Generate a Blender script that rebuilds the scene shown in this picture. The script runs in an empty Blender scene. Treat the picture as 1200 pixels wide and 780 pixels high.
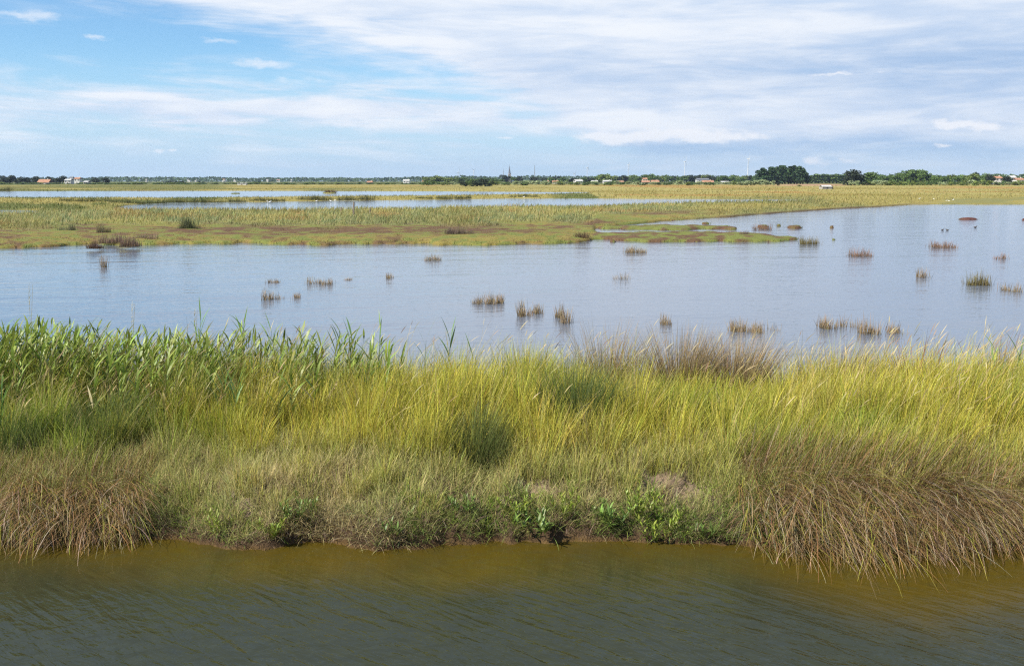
import bpy, math, random
import numpy as np
from mathutils import Vector, Matrix

rng = np.random.default_rng(7)
random.seed(7)
R = math.radians
scene = bpy.context.scene
COL = scene.collection

# ------------------------------------------------------------------ camera numbers
CAM_Z, FPX, PITCH = 3.0, 1167.0, R(8.67)


def ground_at(px, py, z=0.0):
    """point of the level plane z that the photograph shows at (px, py)"""
    a = PITCH + np.arctan((np.asarray(py, float) - 390.0) / FPX)
    d = (CAM_Z - z) / np.tan(a)
    slant = d * math.cos(PITCH) + (CAM_Z - z) * math.sin(PITCH)
    return (np.asarray(px, float) - 600.0) / FPX * slant, d


def to_row(d, z=0.0):
    return 390.0 + FPX * np.tan(np.arctan((CAM_Z - z) / d) - PITCH)


def to_col(x, d, z=0.0):
    return 600.0 + FPX * x / (d * math.cos(PITCH) + (CAM_Z - z) * math.sin(PITCH))


def x_of(px, d, z=0.0):
    return (px - 600.0) / FPX * (d * math.cos(PITCH) + (CAM_Z - z) * math.sin(PITCH))


# ------------------------------------------------------------------ numpy noise
def _hash(ix, iy, seed):
    n = (ix.astype(np.int64) * 374761393 + iy.astype(np.int64) * 668265263 + seed * 2147483647) & 0xFFFFFFFF
    n = ((n ^ (n >> 13)) * 1274126177) & 0xFFFFFFFF
    n = n ^ (n >> 16)
    return (n & 0xFFFF) / 65535.0


def vnoise(x, y, seed=0):
    x = np.asarray(x, float); y = np.asarray(y, float)
    ix = np.floor(x); iy = np.floor(y)
    fx = x - ix; fy = y - iy
    fx = fx * fx * (3 - 2 * fx); fy = fy * fy * (3 - 2 * fy)
    a = _hash(ix, iy, seed); b = _hash(ix + 1, iy, seed)
    c = _hash(ix, iy + 1, seed); d = _hash(ix + 1, iy + 1, seed)
    return (a * (1 - fx) + b * fx) * (1 - fy) + (c * (1 - fx) + d * fx) * fy


def fbm(x, y, seed=0, octaves=4):
    s = 0.0; a = 0.5; t = 0.0
    x = np.asarray(x, float); y = np.asarray(y, float)
    for o in range(octaves):
        s = s + a * vnoise(x * 2 ** o, y * 2 ** o, seed + 17 * o); t += a; a *= 0.5
    return s / t


def smooth(a, b, v):
    t = np.clip((v - a) / (b - a), 0, 1)
    return t * t * (3 - 2 * t)


def mix(a, b, t):
    t = np.asarray(t)[..., None]
    return a * (1 - t) + b * t


# ------------------------------------------------------------------ objects
def tag(o, label=None, cat=None, group=None, kind=None):
    if label: o['label'] = label
    if cat: o['category'] = cat
    if group: o['group'] = group
    if kind: o['kind'] = kind
    return o


def np_mesh(name, verts, quads, cols=None, smooth_shade=False, tris=None):
    me = bpy.data.meshes.new(name)
    verts = np.ascontiguousarray(verts, dtype=np.float32)
    nq = len(quads); nt = 0 if tris is None else len(tris)
    idx = np.asarray(quads, dtype=np.int32).ravel()
    if nt: idx = np.concatenate([idx, np.asarray(tris, dtype=np.int32).ravel()])
    starts = np.arange(nq, dtype=np.int32) * 4
    if nt: starts = np.concatenate([starts, nq * 4 + np.arange(nt, dtype=np.int32) * 3])
    me.vertices.add(len(verts)); me.vertices.foreach_set('co', verts.ravel())
    me.loops.add(len(idx)); me.loops.foreach_set('vertex_index', idx)
    me.polygons.add(nq + nt); me.polygons.foreach_set('loop_start', starts)
    me.polygons.foreach_set('use_smooth', np.full(nq + nt, bool(smooth_shade)))
    me.update(calc_edges=True)
    if cols is not None:
        at = me.color_attributes.new('tint', 'FLOAT_COLOR', 'POINT')
        c4 = np.ones((len(verts), 4), np.float32); c4[:, :3] = cols
        at.data.foreach_set('color', c4.ravel())
    return me


def link(name, me, mat, parent=None, loc=None):
    o = bpy.data.objects.new(name, me); COL.objects.link(o)
    if mat is not None and not me.materials: me.materials.append(mat)
    if parent is not None: o.parent = parent
    if loc is not None: o.location = loc
    return o


def empty(name, loc, rz=0.0, sc=1.0):
    o = bpy.data.objects.new(name, None); COL.objects.link(o)
    o.location = loc; o.rotation_euler = (0, 0, rz); o.scale = (sc, sc, sc)
    o.empty_display_size = 0.1
    return o


class MB:
    """collects plain solids into one mesh"""
    def __init__(s): s.v = []; s.f = []

    def add(s, v, f):
        b = len(s.v); s.v += [tuple(p) for p in v]; s.f += [tuple(i + b for i in q) for q in f]; return s

    def box(s, x0, x1, y0, y1, z0, z1):
        v = [(x, y, z) for z in (z0, z1) for y in (y0, y1) for x in (x0, x1)]
        return s.add(v, [(0, 2, 3, 1), (4, 5, 7, 6), (0, 1, 5, 4), (2, 6, 7, 3), (0, 4, 6, 2), (1, 3, 7, 5)])

    def tube(s, pts, rad, n=8, cap=True):
        pts = [Vector(p) for p in pts]; v = []; f = []
        for i, p in enumerate(pts):
            d = (pts[min(i + 1, len(pts) - 1)] - pts[max(i - 1, 0)]).normalized()
            a = d.orthogonal().normalized(); a = (Vector((0.02, 1, 0.01)) - d * d.dot(Vector((0.02, 1, 0.01)))).normalized() if abs(d.y) < 0.95 else a
            b = d.cross(a)
            for k in range(n):
                t = 2 * math.pi * k / n
                v.append(p + (a * math.cos(t) + b * math.sin(t)) * rad[i])
        for i in range(len(pts) - 1):
            for k in range(n):
                f.append((i * n + k, i * n + (k + 1) % n, (i + 1) * n + (k + 1) % n, (i + 1) * n + k))
        if cap:
            f.append(tuple(range(n - 1, -1, -1))); f.append(tuple((len(pts) - 1) * n + k for k in range(n)))
        return s.add(v, f)

    def gable(s, x0, x1, y0, y1, z0, z1, over=0.3, th=0.18):
        """roof with ridge along x"""
        ym = (y0 + y1) / 2; a, b = x0 - over, x1 + over
        c, d = y0 - over, y1 + over; dz = over * (z1 - z0) / (ym - y0)
        pr = [(c, z0 - dz), (ym, z1), (d, z0 - dz), (d, z0 - dz + th), (ym, z1 + th), (c, z0 - dz + th)]
        v = [(x, y, z) for x in (a, b) for (y, z) in pr]
        f = [(i, (i + 1) % 6, (i + 1) % 6 + 6, i + 6) for i in range(6)] + [(0, 5, 4, 1), (1, 4, 3, 2), (6, 7, 10, 11), (7, 8, 9, 10)]
        return s.add(v, f)

    def build(s, name, mat, parent=None, smooth_shade=False):
        me = bpy.data.meshes.new(name); me.from_pydata(s.v, [], s.f); me.update()
        if smooth_shade: me.polygons.foreach_set('use_smooth', [True] * len(me.polygons))
        return link(name, me, mat, parent)


def copy_tree(o, parent=None):
    c = o.copy(); COL.objects.link(c); c.parent = parent
    for ch in [k for k in bpy.data.objects if k.parent is o]:
        copy_tree(ch, c)
    return c


# ------------------------------------------------------------------ materials
class N:
    """small helper for building node graphs"""
    def __init__(s, tree): s.t = tree

    def new(s, kind, **kw):
        n = s.t.nodes.new(kind)
        for k, v in kw.items(): setattr(n, k, v)
        return n

    def put(s, sock, v):
        if hasattr(v, 'is_output'): s.t.links.new(v, sock)
        elif isinstance(v, E): s.t.links.new(v.s, sock)
        else: sock.default_value = v

    def math(s, op, *a, clamp=False):
        n = s.new('ShaderNodeMath', operation=op, use_clamp=clamp)
        for i, v in enumerate(a): s.put(n.inputs[i], v)
        return E(s, n.outputs[0])

    def mixc(s, fac, a, b):
        n = s.new('ShaderNodeMix', data_type='RGBA')
        s.put(n.inputs[0], fac); s.put(n.inputs[6], a); s.put(n.inputs[7], b)
        return n.outputs[2]

    def noise(s, vec, scale, detail=4.0, rough=0.55, dist=0.0):
        n = s.new('ShaderNodeTexNoise')
        s.put(n.inputs['Vector'], vec); n.inputs['Scale'].default_value = scale
        n.inputs['Detail'].default_value = detail; n.inputs['Roughness'].default_value = rough
        n.inputs['Distortion'].default_value = dist
        return E(s, n.outputs['Fac'])

    def smoothstep(s, a, b, v):
        n = s.new('ShaderNodeMapRange', interpolation_type='SMOOTHSTEP')
        s.put(n.inputs['Value'], v); n.inputs['From Min'].default_value = a; n.inputs['From Max'].default_value = b
        return E(s, n.outputs[0])

    def vec(s, x, y, z):
        n = s.new('ShaderNodeCombineXYZ')
        s.put(n.inputs[0], x); s.put(n.inputs[1], y); s.put(n.inputs[2], z)
        return n.outputs[0]


class E:
    def __init__(s, n, sock): s.n, s.s = n, sock
    def __add__(s, o): return s.n.math('ADD', s, o)
    def __radd__(s, o): return s.n.math('ADD', o, s)
    def __sub__(s, o): return s.n.math('SUBTRACT', s, o)
    def __rsub__(s, o): return s.n.math('SUBTRACT', o, s)
    def __mul__(s, o): return s.n.math('MULTIPLY', s, o)
    def __rmul__(s, o): return s.n.math('MULTIPLY', o, s)
    def __truediv__(s, o): return s.n.math('DIVIDE', s, o)


def new_mat(name):
    m = bpy.data.materials.new(name); m.use_nodes = True
    t = m.node_tree; t.nodes.clear()
    out = t.nodes.new('ShaderNodeOutputMaterial')
    return m, N(t), out


def blade_material(name, transl=0.35, rough=0.55, spec=0.25):
    m, n, out = new_mat(name)
    at = n.new('ShaderNodeAttribute', attribute_name='tint')
    p = n.new('ShaderNodeBsdfPrincipled')
    n.put(p.inputs['Base Color'], at.outputs['Color'])
    p.inputs['Roughness'].default_value = rough
    p.inputs['Specular IOR Level'].default_value = spec
    tr = n.new('ShaderNodeBsdfTranslucent'); n.put(tr.inputs['Color'], at.outputs['Color'])
    mx = n.new('ShaderNodeMixShader'); mx.inputs[0].default_value = transl
    n.put(mx.inputs[1], p.outputs[0]); n.put(mx.inputs[2], tr.outputs[0])
    n.put(out.inputs['Surface'], mx.outputs[0])
    return m


def plain_material(name, color, rough=0.7, var=0.15, scale=2.0, metallic=0.0):
    m, n, out = new_mat(name)
    tc = n.new('ShaderNodeTexCoord')
    f = n.noise(tc.outputs['Object'], scale, 4.0)
    dark = tuple(c * (1 - var) for c in color) + (1,); light = tuple(min(1, c * (1 + var)) for c in color) + (1,)
    c = n.mixc(n.smoothstep(0.3, 0.7, f), dark, light)
    p = n.new('ShaderNodeBsdfPrincipled')
    n.put(p.inputs['Base Color'], c); p.inputs['Roughness'].default_value = rough
    p.inputs['Metallic'].default_value = metallic; p.inputs['Specular IOR Level'].default_value = 0.3
    n.put(out.inputs['Surface'], p.outputs[0])
    return m


def ground_material():
    m, n, out = new_mat('marsh_soil')
    at = n.new('ShaderNodeAttribute', attribute_name='tint')
    g = n.new('ShaderNodeNewGeometry')
    f1 = n.noise(g.outputs['Position'], 9.0, 5.0, 0.65)
    f2 = n.noise(g.outputs['Position'], 55.0, 3.0, 0.6)
    k = n.smoothstep(0.2, 0.85, f1 * 0.6 + f2 * 0.4)
    c = n.mixc(k, (0.55, 0.52, 0.5, 1), (1.35, 1.3, 1.25, 1))
    mul = n.new('ShaderNodeMix', data_type='RGBA', blend_type='MULTIPLY')
    mul.inputs[0].default_value = 1.0
    n.put(mul.inputs[6], at.outputs['Color']); n.put(mul.inputs[7], c)
    p = n.new('ShaderNodeBsdfPrincipled')
    n.put(p.inputs['Base Color'], mul.outputs[2]); p.inputs['Roughness'].default_value = 0.9
    p.inputs['Specular IOR Level'].default_value = 0.15
    b = n.new('ShaderNodeBump'); b.inputs['Strength'].default_value = 1.0; b.inputs['Distance'].default_value = 0.05
    n.put(b.inputs['Height'], f1 + f2 * 0.5); n.put(p.inputs['Normal'], b.outputs[0])
    n.put(out.inputs['Surface'], p.outputs[0])
    return m


M_BLADE = blade_material('grass_blade', 0.36)
M_REED = blade_material('reed_leaf', 0.35, 0.45, 0.4)
M_DRY = blade_material('dry_stem', 0.2, 0.6, 0.25)
M_LEAF = blade_material('tree_leaf', 0.25, 0.6, 0.2)
M_GROUND = ground_material()
M_WHITE = plain_material('white_render', (0.54, 0.53, 0.50), 0.7, 0.05, 0.6)
M_CREAM = plain_material('cream_render', (0.48, 0.43, 0.35), 0.8, 0.1, 0.6)
M_TILE = plain_material('clay_tile', (0.30, 0.16, 0.10), 0.8, 0.25, 1.2)
M_SLATE = plain_material('grey_slate', (0.13, 0.14, 0.16), 0.6, 0.2, 1.0)
M_STONE = plain_material('old_stone', (0.30, 0.28, 0.25), 0.85, 0.2, 0.6)
M_GLASS = plain_material('dark_window_glass', (0.04, 0.05, 0.06), 0.2, 0.1, 2)
M_WOOD = plain_material('weathered_wood', (0.16, 0.13, 0.11), 0.85, 0.35, 9)
M_BARK = plain_material('bark', (0.09, 0.07, 0.05), 0.9, 0.3, 6)
M_PAINT = plain_material('white_tower_paint', (0.52, 0.53, 0.55), 0.5, 0.03, 0.1)
M_STEEL = plain_material('galvanised_steel', (0.28, 0.29, 0.30), 0.5, 0.1, 1.0, 0.3)
M_FEATHER = plain_material('white_feather', (0.82, 0.81, 0.78), 0.8, 0.04, 8)
M_DUCK = plain_material('brown_feather', (0.07, 0.055, 0.045), 0.8, 0.4, 14)
M_BEAK = plain_material('dark_beak', (0.08, 0.06, 0.04), 0.5, 0.1, 8)
M_SHEET = plain_material('pale_corrugated_sheet', (0.40, 0.40, 0.39), 0.6, 0.2, 2.5)

# ------------------------------------------------------------------ the land
# rows of the photograph (converted to ground) where banks and shores run
EDGE_X = [-300, 0, 100, 180, 250, 310, 350, 400, 440, 480, 560, 660, 760, 860, 900, 1000, 1100, 1200, 1500]
EDGE_Y = [648, 640, 638, 634, 640, 645, 637, 640, 645, 640, 636, 637, 638, 641, 642, 643, 643, 641, 640]
_ex, _ed = ground_at(np.array(EDGE_X), np.array(EDGE_Y))


def bank_edge(x):
    return np.interp(x, _ex, _ed) + (fbm(x * 2.2, x * 0 + 3.3, 5) - 0.5) * 0.34 + (fbm(x * 9, x * 0 + 1.1, 8) - 0.5) * 0.13


def bank_height(x, d):
    s = d - bank_edge(x)
    z = np.interp(s, [-4, -1.0, -0.35, 0, 0.05, 0.16, 0.45, 0.9, 2.0, 3.2, 4.1, 4.6, 6],
                  [-0.9, -0.35, -0.12, 0, 0.07, 0.17, 0.33, 0.46, 0.55, 0.47, 0.1, -0.1, -0.5])
    w = smooth(-0.05, 0.15, s) * smooth(4.0, 3.0, s)
    z = z + w * ((fbm(x * 3.1, d * 3.1, 11) - 0.5) * 0.18 + (fbm(x * 10, d * 10, 12) - 0.5) * 0.17 * smooth(1.4, 0.6, s))
    return z


def bare(x, s):
    """eroded patches without grass"""
    p = to_col(x, 8.3, 0.3)
    return np.maximum(np.exp(-((p - 792) / 34) ** 2 - ((s - 0.42) / 0.24) ** 2), np.maximum(np.exp(-((p - 625) / 38) ** 2 - ((s - 0.48) / 0.13) ** 2), 0.9 * np.exp(-((p - 535) / 22) ** 2 - ((s - 0.3) / 0.12) ** 2)))


def curve(pts):
    xs, ys = zip(*pts)
    return lambda px: np.interp(px, xs, ys)


near_shore = curve([(-400, 300), (0, 291), (30, 291), (80, 288), (115, 287), (150, 288.5), (190, 287), (250, 285.5), (290, 285), (330, 286.5), (380, 288),
                    (420, 287), (480, 286), (520, 287), (570, 288), (630, 286), (680, 284.5), (694, 281), (697, 276), (672, 272), (668, 269), (700, 267.5),
                    (740, 263), (790, 258.5), (850, 255), (900, 251), (985, 245), (1030, 243), (1060, 240.5), (1120, 236.5), (1200, 233.8), (1500, 231)])
far_shore = curve([(-400, 251.5), (0, 251.5), (30, 251), (48, 249), (60, 243), (120, 243), (150, 246), (300, 246.8), (400, 247), (430, 245), (500, 245), (540, 243.5),
                   (600, 242.2), (680, 242.5), (720, 241), (760, 239.5), (830, 237.5), (900, 236), (960, 234.8), (970, 225), (1500, 225)])
strip_near = curve([(-400, 247.0), (0, 246.2), (20, 246.3), (40, 247), (46, 249), (130, 249), (140, 243), (150, 240.5), (200, 237.6), (300, 236.8), (400, 235.2), (500, 234.2), (600, 232.8),
                    (700, 233.0), (820, 233.6), (900, 234), (970, 234.3), (980, 240), (1500, 240)])
strip_far = curve([(-400, 231.5), (0, 231.4), (200, 231.8), (300, 231.0), (420, 229.7), (500, 229.2), (600, 227.7), (660, 226.9), (690, 225.6), (700, 222), (1500, 222)])
land_near = curve([(-400, 224.4), (0, 224.2), (300, 224.0), (500, 224.5), (600, 225.1), (690, 225.5), (700, 232), (1500, 240)])


def island(c, y, rx, ry, px, py):
    return 2.2 * (1 - ((px - c) / rx) ** 2 - ((py - y) / ry) ** 2)


def land_field(px, py):
    """>0 on dry land, in rows of the picture; jittered shoreline"""
    j = (fbm(px * 0.06, py * 0.5, 21, 5) - 0.5) * 3.0 * np.clip((py - 212) / 60, 0.12, 1.2)
    a = np.minimum(near_shore(px) - py, py - far_shore(px)) + j
    b = np.minimum(strip_near(px) - py, py - strip_far(px)) + j * 0.6
    c = land_near(px) - py + j * 0.5
    f = np.maximum(np.maximum(a, b), c)
    jj = (fbm(px * 0.045, py * 0.42, 31, 5) - 0.5) * 9.0
    # broken glasswort mats in the bay on the right
    m1 = np.minimum(np.interp(px, [690, 705, 740, 800, 860, 910, 936, 940], [282, 282, 283, 283.6, 284.3, 283.6, 281.5, 270]) - py,
                    py - np.interp(px, [690, 700, 740, 800, 860, 900, 936, 940], [275, 273.5, 272.5, 271.5, 273.5, 276, 279.5, 284]))
    m2 = np.minimum(np.interp(px, [700, 720, 760, 800, 862, 870], [268, 269, 270, 270, 269.5, 262]) - py,
                    py - np.interp(px, [700, 720, 760, 800, 850, 862, 870], [266, 265.5, 264.5, 264.0, 265.5, 267, 272]))
    f = np.maximum(f, np.where((px > 688) & (px < 945), m1 + jj * 0.55 - 0.2, -9))
    f = np.maximum(f, np.where((px > 698) & (px < 875), m2 + jj * 0.45 - 0.3, -9))
    for (cx, cy, rx, ry) in [(893, 266.2, 9, 1.5), (931, 267, 9, 1.1), (912, 265, 3, .5), (975, 267, 2.5, .4), (977, 281, 4, .5), (385, 226.3, 9, .9),
                             (276, 227, 7, .5), (1136, 257.2, 13, .5), (827, 262.5, 6, .6), (718, 283.4, 5, .7), (690, 267, 6, .8), (706, 276, 8, 1.0), (1199, 258, 3, .5)]:
        f = np.maximum(f, island(cx, cy, rx, ry, px, py) + jj * 0.5 - 0.2)
    return f


OLIVE = np.array([0.25, 0.215, 0.06]); YELLOW = np.array([0.33, 0.30, 0.105]); GREEN = np.array([0.145, 0.17, 0.045])
RUST = np.array([0.135, 0.085, 0.05]); MUD = np.array([0.10, 0.075, 0.05]); STRAW = np.array([0.40, 0.31, 0.15]); SAGE = np.array([0.17, 0.20, 0.09])
MAROON = np.array([0.12, 0.05, 0.045]); ORANGE = np.array([0.34, 0.19, 0.06])


def marsh_colour(px, py):
    """plant colour of the marsh by place"""
    n1 = fbm(px * 0.013, py * 0.16, 41); n2 = fbm(px * 0.09, py * 0.9, 42); n3 = fbm(px * 0.004, py * 0.1, 43)
    t = (near_shore(px) - py) / np.maximum(near_shore(px) - far_shore(px), 1)
    rusty = smooth(0.46, 0.70, n1 * 0.45 + n2 * 0.55 + 0.13 * np.exp(-((t - 0.36) / 0.16) ** 2) * (px > 90))
    low = mix(mix(GREEN[None] * 1.15, OLIVE[None], smooth(0.35, 0.6, n2)), RUST[None], rusty)
    high = mix(mix(YELLOW[None], SAGE[None] * 1.2, smooth(0.36, 0.58, n2 * .5 + n1 * .5 + .25 * (0.75 - t))), OLIVE[None], smooth(0.5, 0.7, n1) * 0.6)
    high = mix(high, ORANGE[None], smooth(0.62, 0.75, fbm(px * 0.02, py * 0.3, 44)) * 0.5)
    c = mix(low, high, smooth(0.38, 0.6, t + (n1 - 0.5) * 0.3))
    # the narrow band along the right shore is taller and yellower right down to a muddy rim
    edge_r = smooth(740, 900, px)
    c = mix(c, mix(mix(YELLOW[None], SAGE[None], smooth(.4, .6, n1)), OLIVE[None], n2), edge_r)
    c = mix(c, MUD[None], edge_r * smooth(1.3, 0.3, near_shore(px) - py) * 0.9 * smooth(1120, 1000, px))
    c = mix(c, mix(mix(GREEN[None] * 1.15, RUST[None], smooth(.46, .62, n2)), MAROON[None], smooth(.56, .70, n1)), ((py > near_shore(px)) & (px > 660) & ((px < 1000) | (py > 250))).astype(float))
    strip = (py < strip_near(px)) & (px < 700)
    cs = mix(mix(OLIVE[None], YELLOW[None], n2), GREEN[None] * 0.8, smooth(0.45, 0.65, n1))
    c = np.where(strip[..., None], cs, c)
    far = py < land_near(px) + 1.0
    cf = mix(YELLOW[None] * 0.95, OLIVE[None], smooth(0.42, 0.62, fbm(px * 0.008, py * 0.7, 46)))
    cf = mix(cf, ORANGE[None], smooth(0.55, 0.7, fbm(px * 0.006, py * 0.5, 47)) * 0.6)
    cf = mix(cf, GREEN[None] * 0.75, smooth(700, 300, px) * smooth(0.35, 0.6, fbm(px * 0.01, py * 0.6, 48)) * 0.8)
    cf = mix(cf, np.array([[0.36, 0.23, 0.15]]), np.exp(-((px - 950) / 42) ** 4 - ((py - 216.8) / 1.6) ** 2))
    cf = mix(cf, GREEN[None] * 0.6, smooth(217.2, 215.8, py) * (1 - np.exp(-((px - 950) / 42) ** 4)))
    return np.where((far & (py < 231))[..., None], cf, c)


def build_land():
    rows = list(np.arange(-14, 4.8, 0.5)) + list(np.arange(4.8, 7.0, 0.08)) + list(np.arange(7.0, 9.4, 0.028)) + list(np.arange(9.4, 13.0, 0.07)) + list(np.arange(13, 42, 0.7))
    rows += list(ground_at(600, np.arange(302, 214.2, -0.28))[1]) + [1400, 1900, 2600, 3600, 5000, 7000, 9500]
    d = np.array(rows)
    u = np.linspace(-1, 1, 620)
    D, U = np.meshgrid(d, u, indexing='ij')
    X = U * np.maximum(D, 11.0) * 0.86
    near = D < 13
    zb = bank_height(X, D)
    zb = np.maximum(zb, np.interp(D, [-14, 0.8, 3.6, 5], [1.35, 1.3, -0.4, -2]) + (fbm(X * 2, D * 2, 9) - 0.5) * 0.15)
    PX = to_col(X, np.maximum(D, 5)); PY = to_row(np.maximum(D, 5))
    L = land_field(PX, PY)
    zm = -0.45 + 0.57 * smooth(-0.9, 0.7, L) + 0.10 * smooth(0.5, 5, L) + (fbm(X * 0.9, D * 0.35, 14) - 0.5) * 0.10 * smooth(-0.5, 0.8, L)
    zm = np.where(D > 900, 0.2, zm)
    Z = np.where(near, zb, zm)
    # colours
    s = D - bank_edge(X)
    soil = mix(np.array([[0.10, 0.075, 0.05]]), np.array([[0.21, 0.17, 0.125]]), smooth(0.3, 0.7, fbm(X * 3.5, D * 3.5, 15)))
    soil = mix(soil, mix(np.array([[0.11, 0.08, 0.055]]), np.array([[0.24, 0.185, 0.13]]), smooth(0.35, 0.6, fbm(X * 9, D * 9, 18))), smooth(0.3, 0.7, bare(X, s)) * 0.9)
    soil = mix(soil, np.array([[0.065, 0.04, 0.022]]), smooth(0.30, 0.06, s + (fbm(X * 5, D * 5, 16) - 0.5) * 0.2) * 0.9)
    soil = mix(soil, np.array([[0.13, 0.085, 0.02]]), smooth(0.03, -0.05, s))
    litter = mix(soil, np.array([[0.20, 0.17, 0.08]]), smooth(0.5, 1.1, s))
    cm = marsh_colour(PX, PY)
    cm = mix(np.array([[0.09, 0.07, 0.05]]) + 0 * cm, cm * 0.9, smooth(-0.25, 0.35, L))
    C = np.where(near[..., None], litter, cm)
    C = np.where((D > 900)[..., None], GREEN * 0.7, C)
    nr, nc = D.shape
    V = np.stack([X, D, Z], -1).reshape(-1, 3)
    i = np.arange(nr - 1)[:, None] * nc + np.arange(nc - 1)[None]
    q = np.stack([i, i + 1, i + nc + 1, i + nc], -1).reshape(-1, 4)
    o = link('ground', np_mesh('ground', V, q, C.reshape(-1, 3), True), M_GROUND)
    tag(o, 'low grassy bank, tidal mud and flat marsh running out to the horizon', 'ground', kind='structure')


build_land()


# ------------------------------------------------------------------ water
def water_material(name, deep, shore, waves, rough, spec=0.5):
    m, n, out = new_mat(name)
    g = n.new('ShaderNodeNewGeometry')
    sep = n.new('ShaderNodeSeparateXYZ'); n.put(sep.inputs[0], g.outputs['Position'])
    x, y = E(n, sep.outputs[0]), E(n, sep.outputs[1])
    h = None
    for (ang, sx, sy, amp, det) in waves:
        ca, sa = math.cos(ang), math.sin(ang)
        v = n.vec((x * ca + y * sa) * sx, (y * ca - x * sa) * sy, float(len(name)) + sx)
        k = n.noise(v, 1.0, det, 0.5, 0.6) * amp
        h = k if h is None else h + k
    p = n.new('ShaderNodeBsdfPrincipled')
    if shore is not None:
        h = h * (n.smoothstep(7.7, 6.3, y) * 0.8 + 0.2)
        w = n.noise(n.vec(x * 0.55, y * 0.5, 1.0), 1.0, 3.0)
        sh = n.smoothstep(shore[1], shore[2], y + (w - 0.5) * 2.6 + n.smoothstep(1.7, 2.9, x) * 0.9)  # amber colour for clay shallows, also painted where the bank's reflection falls
        c = n.mixc(sh, deep + (1,), shore[0] + (1,))
        cl = n.noise(n.vec(x * 6.0, y * 12.0, 4.0), 1.0, 5.0, 0.6)
        c = n.mixc(n.smoothstep(0.35, 0.8, cl) * 0.35, c, tuple(k * 1.6 for k in deep) + (1,))
        n.put(p.inputs['Base Color'], c)
    else:
        w = n.noise(n.vec(x * 0.02, y * 0.05, 1.0), 1.0, 3.0)
        n.put(p.inputs['Base Color'], n.mixc(w, tuple(c * 0.8 for c in deep) + (1,), tuple(c * 1.2 for c in deep) + (1,)))
    p.inputs['Roughness'].default_value = rough; p.inputs['IOR'].default_value = 1.33
    p.inputs['Specular IOR Level'].default_value = spec
    b = n.new('ShaderNodeBump'); b.inputs['Strength'].default_value = 1.0; b.inputs['Distance'].default_value = 1.0
    n.put(b.inputs['Height'], h); n.put(p.inputs['Normal'], b.outputs[0])
    n.put(out.inputs['Surface'], p.outputs[0])
    return m


M_CANAL = water_material('murky_canal_water', (0.023, 0.026, 0.013), ((0.061, 0.043, 0.005), 6.75, 8.1),
                         [(R(-42), 1.6, 7.5, 0.021, 3.0), (R(25), 3.0, 6.0, 0.008, 3.0), (R(-32), 6.0, 19.0, 0.006, 3.0)], 0.03)
M_POND = water_material('pond_water', (0.095, 0.118, 0.160), None,
                        [(R(8), 1.5, 5.0, 0.009, 3.0), (R(-25), 3.0, 8.0, 0.005, 2.0), (R(15), 0.10, 0.45, 0.05, 3.0)], 0.06)


def sheet(name, x0, x1, y0, y1, z, mat, label):
    o = link(name, np_mesh(name, [(x0, y0, z), (x1, y0, z), (x1, y1, z), (x0, y1, z)], [(0, 1, 2, 3)]), mat)
    return tag(o, label, 'water', kind='structure')


sheet('canal_water', -14, 14, 1.5, 9.9, 0.0, M_CANAL, 'brown rippled water of the narrow canal in front of the grassy bank')
sheet('pond_water', -2600, 2600, 9.9, 1250, 0.0, M_POND, 'wide pale blue rippled pond behind the grassy bank')


# ------------------------------------------------------------------ blades
class Blades:
    def __init__(s): s.V = []; s.C = []; s.Q = []; s.n = 0

    def add(s, P, L, phi, th0, kap, w, psi, c0, c1, segs=3, prof=None):
        """ribbons growing from P, leaning by th0 towards phi and bending by kap more"""
        P = np.asarray(P, float); Nn = len(P)
        L, phi, th0, kap, w, psi = [np.broadcast_to(np.asarray(a, float), (Nn,)) for a in (L, phi, th0, kap, w, psi)]
        c0 = np.broadcast_to(c0, (Nn, 3)); c1 = np.broadcast_to(c1, (Nn, 3))
        if prof is None: prof = np.array([0.8, 1.0, 0.75, 0.12]) if segs == 3 else np.interp(np.linspace(0, 1, segs + 1), [0, .3, .7, 1], [.8, 1, .7, .1])
        pts = [P]; cp, sp = np.cos(phi), np.sin(phi)
        for k in range(segs):
            th = th0 + kap * (k + 0.5) / segs
            pts.append(pts[-1] + (L / segs)[:, None] * np.stack([np.sin(th) * cp, np.sin(th) * sp, np.cos(th)], -1))
        wv = np.stack([np.cos(psi), np.sin(psi), 0 * psi], -1) * (w / 2)[:, None]
        ring = []
        cols = []
        for k, p in enumerate(pts):
            ring += [p - wv * prof[k], p + wv * prof[k]]
            c = c0 + (c1 - c0) * (k / segs); cols += [c, c]
        V = np.stack(ring, 1); C = np.stack(cols, 1)
        m = 2 * (segs + 1)
        base = s.n + np.arange(Nn)[:, None] * m
        for k in range(segs):
            s.Q.append(np.concatenate([base + 2 * k, base + 2 * k + 1, base + 2 * k + 3, base + 2 * k + 2], 1))
        s.V.append(V.reshape(-1, 3)); s.C.append(C.reshape(-1, 3)); s.n += Nn * m
        return pts

    def mesh(s, name):
        return np_mesh(name, np.concatenate(s.V), np.concatenate(s.Q), np.clip(np.concatenate(s.C), 0.004, 0.9))


def U(a, b, n): return rng.uniform(a, b, n)


def jit(c, n, amt=0.15):
    """n copies of colour c, varied in lightness and slightly in hue"""
    c = np.broadcast_to(c, (n, 3))
    return c * (1 + rng.normal(0, amt, (n, 1))) * (1 + rng.normal(0, amt * 0.35, (n, 3)))


G_YEL = np.array([0.48, 0.44, 0.065]); G_GRN = np.array([0.24, 0.315, 0.042]); G_STR = np.array([0.56, 0.46, 0.22])
G_BRN = np.array([0.26, 0.18, 0.09]); G_SAGE = np.array([0.36, 0.37, 0.13]); G_DRY = np.array([0.50, 0.43, 0.22])


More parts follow.
